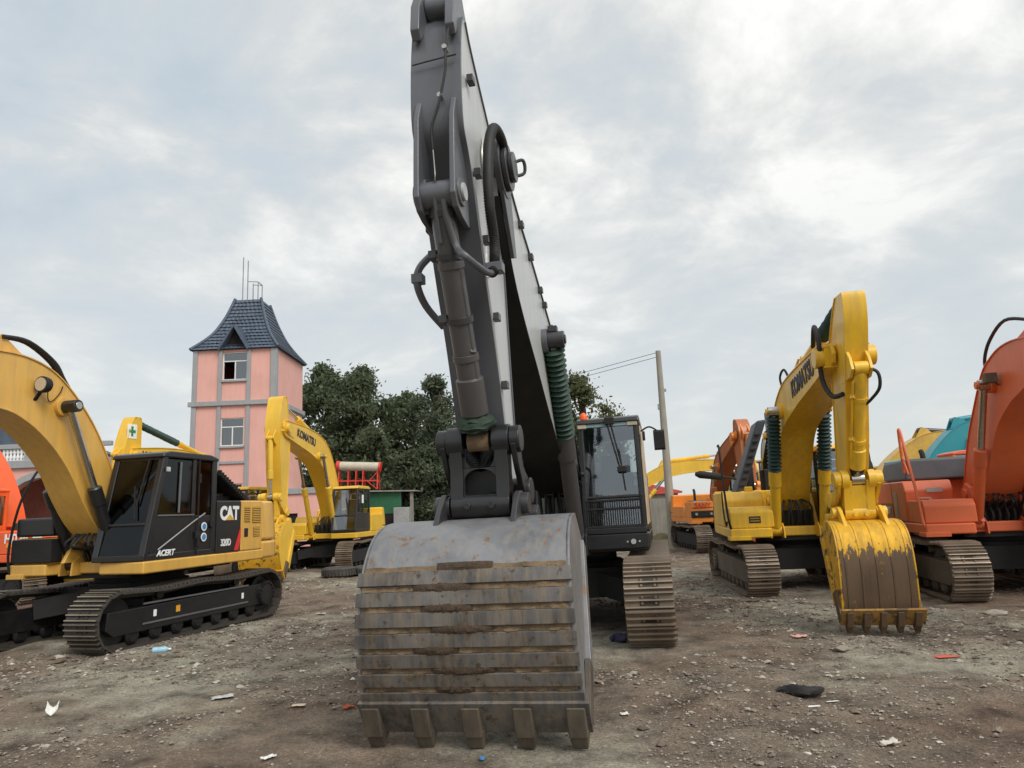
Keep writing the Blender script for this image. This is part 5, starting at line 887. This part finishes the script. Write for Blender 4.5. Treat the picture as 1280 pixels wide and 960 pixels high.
for s in (-1, 1): k = MB(); k.bar((s*.95, -2.5, RZ0-.0), (0, -2.5, RZ0+1.42), .85, .1, up=(0, 1, 0)) if False else k.hexa([(s*.92, -2.95, RZ0+.02), (s*.92, -1.7, RZ0+.02), (s*.80, -1.7, RZ0-.06), (s*.80, -2.95, RZ0-.06)], [(0, -2.95, RZ0+1.45), (0, -1.3, RZ0+1.45), (0, -1.3, RZ0+1.3), (0, -2.95, RZ0+1.3)]); k.build('dormer_slope', SLATE, rf)
k = MB()
for x, y, z in ((-.46, -.5, 18.0), (-.2, -.4, 17.8), (-.08, .2, 16.5), (.45, -.4, 16.4), (.45, .3, 16.4)): k.cyl((x, y, RZ0+RH), (x, y, z), .035, n=6)
k.bar((-.2, -.4, 16.45), (.45, -.4, 16.4), .04, .04); k.bar((-.08, .2, 16.42), (.45, .3, 16.4), .04, .04); k.bar((.45, -.4, 16.4), (.45, .3, 16.4), .04, .04); k.build('rooftop_mast', mat('grey_mast', srgb(150, 150, 148), .6), TW)
# annex with flat roof
AX = thing('annex', 'low pink flat-roofed annex with grey coping beside the tower', 'building', (-11.0, 41.0, 0))
k = MB(); wallface(k, -2.5, 1.4, -.1, 3.1, -3.0, [(-1.9, -.6, .6, 2.1)]); k.box(-2.5, -2.25, -2.75, 3, -.1, 3.1); k.box(1.15, 1.4, -2.75, 3, -.1, 3.1); k.box(-2.25, 1.15, 2.75, 3, -.1, 3.1); k.box(-2.25, 1.15, -2.75, 2.75, 2.95, 3.05); k.build('wall', PINK, AX)
k = MB(); k.box(-2.6, 1.5, -3.1, 3.1, 3.105, 3.42); k.build('coping', GTRIM, AX, .02)
k = MB(); k.box(-1.9, -.6, -2.9, -2.84, .6, 2.1); k.build('window', DARKIN, AX)
SH = thing('solar_water_heater', 'cream water tank with red end cap on a red steel stand on the green shed', 'water tank', (-10.3, 46.7, 3.5)); SH.scale = (1.13, 1.13, 1.13)
k = MB(); k.cyl((-1.05, 0, 1.42), (1.2, 0, 1.28), .26, n=24); k.build('tank', CREAM, SH, .02)
for x0_, x1_, z in ((-1.25, -1.05, 1.43), (1.2, 1.32, 1.27)): k = MB(); k.cyl((x0_, 0, z), (x1_, 0, z-.01), .3, n=24); k.build('end_cap', REDP, SH, .02)
for x in (-1.1, -.55, -.1, .3, 1.15):
    for y in (-.3, .5): k = MB(); k.bar((x, y, 0), (x, y*.4, 1.1), .06, .06); k.build('leg', REDP, SH)
k = MB(); k.bar((-1.1, -.2, .55), (1.15, -.2, .5), .06, .06); k.bar((-1.1, .3, .55), (1.15, .3, .5), .06, .06); k.bar((.55, -.3, .5), (1.1, -.3, .02), .04, .04); k.bar((1.15, -.2, 1.0), (.7, -.2, .52), .04, .04); k.tube([V(-1.35, 0, 1.1), V(-1.5, -.1, .6), V(-1.3, -.2, .1)], .06, 8); k.build('stand_frame', REDP, SH)
SD = thing('shed', 'small green sheet-metal shed with a thin flat roof below the trees', 'shed', (-8.3, 45.5, 0))
k = MB(); k.box(-3.9, .98, 0, 2.4, -.1, 3.3)
k.build('wall', DARKIN, SD)
for i in range(32): x = -3.9+4.896*i/32; k = MB(); k.box(x, x+.145, -.04, -.002, 1.9 if True else 0, 3.3); k.build('sheet_panel', GREENS, SD)
k = MB(); k.hexa([(-4.2, -.5, 3.40), (2.0, -.3, 3.22), (2.0, 2.6, 3.24), (-4.2, 2.6, 3.42)], [(-4.2, -.5, 3.48), (2.0, -.3, 3.30), (2.0, 2.6, 3.32), (-4.2, 2.6, 3.5)]); k.build('roof', CONC, SD)
k = MB(); k.box(1.55, 1.75, -.1, .1, -.1, 3.2); k.build('post', CONC, SD)
BX = MB(); BX.box(-7.6, -6.65, 44.2, 45.0, -.1, 2.25); o = BX.build('utility_box', mat('grey_sheet', srgb(150, 152, 152), .6, dirt=.3), None, .03); tag(o, 'plain grey cabinet standing in front of the green shed', 'cabinet')

# ------------------------------------------------------------------ pink arcade on the left
AR = thing('arcade_building', 'pink building with arched openings and a white baluster parapet behind the orange excavator', 'building', (-22.0, 32.0, 0))
k = MB(); z1 = 4.55
def arch_wall(k, x0, x1, xc, hw_, spring, y0, y1):
    n = 14; arc = [(xc+hw_*math.cos(t), spring+hw_*math.sin(t)) for t in np.linspace(math.pi, 0, n+1)]
    k.box(x0, xc-hw_, y0, y1, -.1, z1); k.box(xc+hw_, x1, y0, y1, -.1, z1)
    for i in range(n): a, b = arc[i], arc[i+1]; k.prism([a, b, (b[0], z1), (a[0], z1)], y0, y1)
    return arc
a1 = arch_wall(k, -9, 3.6, .75, 1.75, 2.35, 0, .35); k.build('wall', PINK, AR)
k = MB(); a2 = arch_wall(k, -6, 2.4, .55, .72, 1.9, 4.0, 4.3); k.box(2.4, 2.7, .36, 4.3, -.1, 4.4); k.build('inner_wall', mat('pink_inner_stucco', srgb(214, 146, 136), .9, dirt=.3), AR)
k = MB(); k.box(-6, 2.8, .36, 4.5, 4.42, 4.54); k.build('ceiling_slab', CONC, AR)
for arc, y, w in ((a1, -.06, .28), (a2, 3.94, .16)):
    xc, sp = (arc[0][0]+arc[-1][0])/2, arc[0][1]; R0 = (arc[-1][0]-arc[0][0])/2; k = MB(); pts = [(xc-R0, -.1)]+arc+[(xc+R0, -.1)]; k.ribbon(pts, .06, w); o = k.build('arch_trim', GTRIM, AR); o.location = (0, y, 0)
k = MB(); k.box(-9.1, 3.7, -.15, .5, z1+.002, z1+.36); k.build('cornice', GTRIM, AR, .03)
k = MB(); k.box(-9.1, 3.7, 0, .26, 5.45, 5.66); k.build('parapet_rail', GTRIM, AR, .02)
for x in (-4.0, -1.5, .0, 2.6): k = MB(); k.box(x-.16, x+.16, -.02, .3, z1+.365, 5.445); k.build('parapet_post', GTRIM, AR)
bal = MB(); bal.lathe((0, 0, 0), (0, 0, .52), [(0, .075), (.08, .075), (.1, .045), (.3, .085), (.5, .045), (.56, .04), (.75, .075), (.9, .045), (.93, .075), (1, .075)], 10); bme = bal.mesh('baluster', WHITE, 50)
for i in range(40):
    x = -3.75+.16*i
    if min(abs(x-p) for p in (-4, -1.5, 0, 2.6)) > .22: o = link('baluster', bme, AR); o.location = (x, .13, z1+.365)
SR = MB(); SR.prism([(-32, 4.6), (-24.6, 4.6), (-24.2, 6.1), (-26.6, 7.2), (-32, 9.0)], 37, 43); o = SR.build('slate_roof_house', [SLATE], None); tag(o, 'dark slate roofed house behind the baluster parapet', 'building')

# ------------------------------------------------------------------ wall, pole, wires
CW = thing('concrete_wall', 'weathered grey concrete panel wall behind the utility pole', 'wall', (7.0, 33.2, 0))
for i in range(9): x = -6.6+1.42*i; k = MB(); k.box(x, x+1.39, 0, .14, -.2, 1.95+.06*((i*7) % 3)); k.build('panel', CONC, CW, .015); k = MB(); k.box(x-.1, x+.08, -.07, -.002, -.2, 2.06); k.build('post', CONC, CW, .01)
UP = thing('utility_pole', 'slim tapered concrete utility pole by the wall', 'pole', (6.62, 31.2, 0))
k = MB(); k.lathe((0, 0, -.3), (.0, 0, 8.56), [(0, .21), (1, .115)], 16); k.build('pole', POLEC, UP)
k = MB(); k.box(.1, .22, -.05, .05, 6.7, 6.82); k.box(-.2, -.1, -.05, .05, 5.9, 6.15); k.build('bracket', mat('galvanised', srgb(150, 152, 150), .5, .5), UP)
for i, (a, b) in enumerate((((6.62, 31.2, 8.5), (-30, 60, 7.0)), ((6.62, 31.2, 8.3), (-30, 60, 6.7)))):
    a, b = Vector(a), Vector(b); k = MB(); k.tube([a+(b-a)*t-V(0, 0, 2.4*t*(1-t)) for t in np.linspace(0, 1, 9)], .012, 5); o = k.build('overhead_wire', RUB); tag(o, 'thin sagging overhead wire, %s one on the utility pole' % ('upper', 'lower')[i], 'wire')
RS = thing('red_shed', 'low red-roofed shed far behind the concrete wall', 'shed', (10.0, 58, 0)); k = MB(); k.box(-3, 3, 0, 4, -.1, 2.6); k.build('wall', CONC, RS); k = MB(); k.prism([(-3.3, 2.6), (3.3, 2.6), (3.3, 2.75), (0, 3.6), (-3.3, 2.75)], -.3, 4.3); k.build('roof', mat('red_sheet_roof', srgb(190, 70, 56), .6), RS)

# ------------------------------------------------------------------ trees
def leafmat(name, c0, c1):
    m, t, p = newmat(name); g = t.nodes.new('ShaderNodeNewGeometry'); r = t.nodes.new('ShaderNodeValToRGB'); ramp(r, [(0, c0), (.6, tuple((a+b)/2 for a, b in zip(c0, c1))), (1, c1)])
    t.links.new(g.outputs['Random Per Island'], r.inputs[0]); t.links.new(r.outputs[0], p.inputs['Base Color']); p.inputs['Roughness'].default_value = .6
    tr = t.nodes.new('ShaderNodeBsdfTranslucent'); t.links.new(r.outputs[0], tr.inputs[0]); mx = t.nodes.new('ShaderNodeMixShader'); mx.inputs[0].default_value = .5; t.links.new(p.outputs[0], mx.inputs[1]); t.links.new(tr.outputs[0], mx.inputs[2]); t.links.new(mx.outputs[0], t.nodes['Material Output'].inputs[0])
    p.inputs['Specular IOR Level'].default_value = .3; return m
LF1 = leafmat('dark_leaves', (.07, .094, .052), (.2, .235, .13)); LF2 = leafmat('olive_leaves', (.08, .098, .045), (.23, .24, .12)); LF3 = leafmat('grey_green_leaves', (.062, .085, .05), (.19, .22, .135))
def leaves(centers, radii, n_per, size):
    P = []
    for c, r in zip(centers, radii):
        d = rng.normal(0, 1, (n_per, 3)); d /= np.linalg.norm(d, axis=1)[:, None]; P.append(np.array(c)+d*(r*np.abs(rng.normal(.45, .5, (n_per, 1))))*np.array([1, 1, .72]))
    P = np.concatenate(P); n = len(P)
    a = rng.normal(0, 1, (n, 3)); a /= np.linalg.norm(a, axis=1)[:, None]; b = rng.normal(0, 1, (n, 3)); b -= a*(a*b).sum(1)[:, None]; b /= np.linalg.norm(b, axis=1)[:, None]
    s = size*(.6+.8*rng.random((n, 1))); Vv = np.stack([P-a*s, P-b*s*.45, P+a*s, P+b*s*.45], 1).reshape(-1, 3); return Vv, np.arange(4*n).reshape(-1, 4)
def tree(x, y, h, w, label, m, trunk_h=.28, nl=80, npl=330, seed=0, size=.16, lean=0., group=None):
    r = random.Random(seed); t = thing('tree', label, 'tree', (x, y, 0), 0, group); k = MB(); th = h*trunk_h
    k.tube([V(0, 0, -.2), V(.06*h*lean, 0, th), V(.03*h, .02*h, h*.6), V(.02*h, 0, h*.85)], .022*h, 8)
    cen, rad = [], []
    for i in range(nl):
        u = r.random()**.85; ang = r.random()*6.28; z = th*.7+(h*.95-th*.7)*u; prof = (1-max(0, (u-.45)/.55)**2.4)*(.72+.28*min(1, u/.3)); rr = w*.52*prof*r.random()**.55
        c = (rr*math.cos(ang), rr*math.sin(ang), z); cen.append(c); rad.append(w*(.13+.11*r.random())*(1-.4*max(0, u-.6)/.4))
        if i % 3 == 0: z0 = max(th*.7, z-rr*.9-.5); k.tube([V(0, 0, z0), V(c[0]*.5, c[1]*.5, (z0+z)/2+.2), V(*c)], .006*h, 5)
    k.build('trunk', BARK, t); Vv, q = leaves(cen, rad, int(npl*.95), size); o = link('crown', npmesh('crown', Vv, q, False), t); o.data.materials.append(m)
    return t
tree(-15.2, 56, 14.4, 6.0, 'dark green tree rising just behind the pink tower', LF1, .12, 95, 330, 1)
tree(-11.6, 54, 13.6, 6.2, 'tall round-topped dark green tree behind the water tank', LF1, .2, 95, 330, 2)
tree(-13.4, 60, 10.5, 5.0, 'shorter dark tree filling the gap behind the annex', LF1, .1, 70, 300, 3)
tree(-8.6, 57, 12.0, 5.4, 'dark green tree over the green shed', LF1, .16, 85, 300, 4)
tree(-5.9, 53, 12.4, 5.6, 'loose grey-green tree beside the charcoal stick', LF3, .1, 70, 240, 5)
tree(-3.2, 55, 9.8, 5.2, 'lower grey-green tree behind the bucket link', LF3, .1, 70, 260, 6)
tree(-9.9, 50, 8.2, 5.0, 'leafy low tree hanging over the shed roof', LF1, .1, 60, 280, 8)
tree(-6.5, 48.6, 6.6, 5.2, 'bushy grey-green thicket tree at the bank', LF3, .06, 60, 260, 9)
tree(5.0, 54, 12.3, 6.4, 'olive tree with thin foliage behind the black cab', LF2, .12, 85, 260, 7)
tree(.9, 56, 10.0, 6.0, 'olive tree behind the charcoal boom', LF2, .12, 70, 260, 10)
def bank():
    n, m_ = 90, 14; vs = []; fs = []
    for i in range(n):
        for j in range(m_): x = -9+13*i/(n-1); v = j/(m_-1); hh = 2.35*math.sin(math.pi*min(1, v*1.0+.0)*.5)*(1-.0*v); vs.append((x, 46.6+3.2*v, hh*(.9+.25*float(fbm(np.array(x*.9), np.array(v*3.), 5)))-.15+float(fbm(np.array(x*3.), np.array(v*9.), 6))*.4))
    for i in range(n-1):
        for j in range(m_-1): fs.append((i*m_+j, (i+1)*m_+j, (i+1)*m_+j+1, i*m_+j+1))
    k = MB(); k.add(vs, fs); o = k.build('earth_bank', mat('weedy_earth', srgb(98, 92, 66), .95, dirt=.7, dcol=srgb(70, 74, 44), var=.3, bump=.5, scale=8)); tag(o, kind='structure')
    c = [(-8.5+12.5*rng.random(), 46.7+2.6*rng.random(), 0) for _ in range(150)]; c = [(a, b, .2+(b-46.6)*.7) for a, b, z in c]; Vv, q = leaves(c, [.35+.3*rng.random() for _ in c], 60, .1)
    o = link('weeds', npmesh('weeds', Vv, q, False)); o.data.materials.append(LF2); tag(o, 'olive weeds and scrub covering the earth bank under the trees', 'weeds', kind='stuff')
bank()
mo = MB(); vs = []
for i in range(40):
    for j in range(12): u, v = i/39, j/11; vs.append((4.4+4.6*u, 31.9+1.2*v, .5*math.sin(math.pi*v)*math.sin(math.pi*u)*(1+float(fbm(np.array(u*9), np.array(v*4.), 41)))-.06))
mo.add(vs, [(i*12+j, (i+1)*12+j, (i+1)*12+j+1, i*12+j+1) for i in range(39) for j in range(11)]); o = mo.build('earth_mound', mat('weedy_earth', (0, 0, 0))); tag(o, kind='structure')

# ------------------------------------------------------------------ tyres and litter
def gz(x, y): return float(gheight(np.array(float(x)), np.array(float(y))))
def tyre(x, y, label, tilt):
    t = thing('tyre', label, 'tyre', (x, y, gz(x, y)+.0), .4)
    k = MB(); n = 36; prof = [(.30, .06), (.33, .02), (.44, .0), (.5, .04), (.515, .14), (.5, .24), (.44, .28), (.33, .26), (.30, .22)]; vs = []
    for i in range(n):
        a = 2*math.pi*i/n
        for r, z in prof: vs.append((r*math.cos(a), r*math.sin(a), z))
    q = len(prof); k.add(vs, [(i*q+j, ((i+1) % n)*q+j, ((i+1) % n)*q+(j+1) % q, i*q+(j+1) % q) for i in range(n) for j in range(q)]); b = k.build('carcass', TYRE, t)
    k = MB()
    for i in range(30): a = 2*math.pi*i/30; c = V(.515*math.cos(a), .515*math.sin(a), .14); d = V(-math.sin(a), math.cos(a), 0); k.bar(c-V(0, 0, .1)+d*.02, c+V(0, 0, .1)-d*.02, .05, .03, up=(math.cos(a), math.sin(a), 0))
    k.build('tread', TYRE, t); t.rotation_euler = (tilt, 0, .4)
tyre(-5.62, 22.7, 'worn tyre lying flat on the gravel by the bucket', 0.0); tyre(-4.75, 23.1, 'second flat tyre touching the first beside the yellow excavator', .02)
def sheet(name, label, cat, x, y, w, l, m, rz=0, crump=.02, z=0., curl=.0):
    k = MB(); n = 9; r = np.random.default_rng(int(abs(x*100)+abs(y*10))); H = np.abs(r.normal(0, crump*.45, (n, n))); H = (H+np.roll(H, 1, 0)+np.roll(H, 1, 1))/2
    vs = [((i/(n-1)-.5)*w*(1+r.normal(0, .05)), (j/(n-1)-.5)*l*(1+r.normal(0, .05)), float(H[i, j])+curl*((i/(n-1)-.5)**2+.3*(j/(n-1)))*4+.012) for i in range(n) for j in range(n)]
    k.add(vs, [(i*n+j, (i+1)*n+j, (i+1)*n+j+1, i*n+j+1) for i in range(n-1) for j in range(n-1)]); o = k.build(name, m); o.location = (x, y, gz(x, y)+z); o.rotation_euler = (0, 0, rz)
    sl_ = o.modifiers.new('thickness', 'SOLIDIFY'); sl_.thickness = .003
    return tag(o, label, cat)
PAPER = mat('white_paper', srgb(222, 220, 214), .8, dirt=.2, bump=.02); FILM = mat('pale_film', srgb(196, 194, 192), .35, dirt=.25, bump=.05); PINKP = mat('pink_paper', srgb(214, 160, 150), .8); REDW = mat('red_wrapper', srgb(206, 96, 78), .6)
sheet('paper_scrap', 'folded white paper scrap standing up on bare earth', 'paper', -4.66, 7.41, .1, .09, PAPER, .4, .02, curl=.05)
sheet('plastic_film', 'crumpled translucent plastic film on grey gravel', 'plastic', -3.18, 7.91, .22, .12, FILM, .5, .025)
sheet('carton_scrap', 'flat cream carton scrap on smooth earth', 'carton', -2.23, 7.41, .13, .08, mat('cream_card', srgb(206, 190, 164), .8), .1, .006)
sheet('wrapper', 'small orange wrapper beside the bucket', 'wrapper', -1.72, 7.32, .11, .06, mat('orange_wrapper', srgb(196, 92, 48), .7), .6, .02)
sheet('torn_paper', 'torn white paper at the lower edge of the yard', 'paper', -1.98, 5.82, .11, .06, PAPER, .9, .012)
sheet('plastic_scrap', 'white plastic scrap on brown gravel by the left tracks', 'plastic', -3.85, 14.14, .2, .1, FILM, -.4, .02)
sheet('shopping_bag', 'crumpled pale bag with a pink corner', 'bag', 2.72, 5.74, .16, .08, mat('dull_bag', srgb(198, 190, 176), .7), .25, .03)
sheet('red_packet', 'flat faded red packet on wet grey ground', 'packet', 4.87, 8.65, .3, .13, REDW, .1, .008)
sheet('pink_paper', 'crumpled pink paper in front of the brown bucket', 'paper', 3.72, 10.02, .22, .12, PINKP, .2, .03)
sheet('white_scrap', 'tiny white scrap beside the bucket corner', 'scrap', .86, 6.6, .07, .06, PAPER, .2, .012)
sheet('paper_strip', 'white paper strip beside the black cloth', 'paper', 2.53, 6.67, .13, .04, PAPER, .1, .004); sheet('paper_strip', 'thin white strip touching the black cloth end', 'paper', 2.78, 6.86, .12, .025, PAPER, .15, .004)
BT = thing('plastic_bottle', 'pale blue plastic bottle lying by the black track', 'bottle', (-5.22, 10.72, gz(-5.22, 10.72)), .3)
k = MB(); k.lathe((-.12, 0, .045), (.1, 0, .045), [(0, .03), (.05, .042), (.3, .044), (.34, .04), (.4, .044), (.8, .044), (1, .018)], 16); k.build('body', BLUEP, BT); k = MB(); k.cyl((.1, 0, .045), (.13, 0, .045), .018, n=12); k.build('cap', LETW, BT)
k = MB(); k.cyl((0, 0, 0), (0, 0, .018), .02, n=16); o = k.build('bottle_cap', BLUED, None, .003); o.location = (-.34, 5.7, gz(-.34, 5.7)+.004); tag(o, 'small blue bottle cap in front of the middle bucket tooth', 'cap')
def lump(name, label, cat, x, y, L, Wd, Hh, m, rz, seed):
    r = np.random.default_rng(seed); n, q = 26, 12; k = MB(); vs = []
    for i in range(n):
        u = i/(n-1); e2 = math.sin(math.pi*u)**.5
        for j in range(q): a = 2*math.pi*j/q; rr = e2*(1+.25*math.sin(3*a+u*9)+r.normal(0, .09)); vs.append(((u-.5)*L, Wd/2*rr*math.cos(a)+.05*math.sin(u*8), max(-.01, Hh/2*rr*math.sin(a)+Hh*.35)))
    k.add(vs, [(i*q+j, (i+1)*q+j, (i+1)*q+(j+1) % q, i*q+(j+1) % q) for i in range(n-1) for j in range(q)]); o = k.build(name, m, None, ang=70); o.location = (x, y, gz(x, y)); o.rotation_euler = (0, 0, rz); return tag(o, label, cat)
lump('black_cloth', 'crumpled black cloth lying on the grey ground', 'cloth', 2.58, 7.05, .46, .16, .09, CLOTH, -.1, 3)
lump('old_shoe', 'dark blue and white scrap lying against the track of the charcoal excavator', 'scrap', 1.3, 10.0, .26, .14, .12, mat('navy_scrap', srgb(52, 52, 78), .8), .5, 5)
lump('flat_stone', 'flat pale stone at the foot of the orange-red excavator', 'stone', 6.95, 10.9, .36, .2, .09, mat('pale_stone', srgb(160, 152, 140), .9, bump=.2), .5, 8)
lump('soil_clod', 'brown clod of soil against the wrapper', 'clod', -1.6, 7.42, .12, .09, .06, MUD, .2, 9)
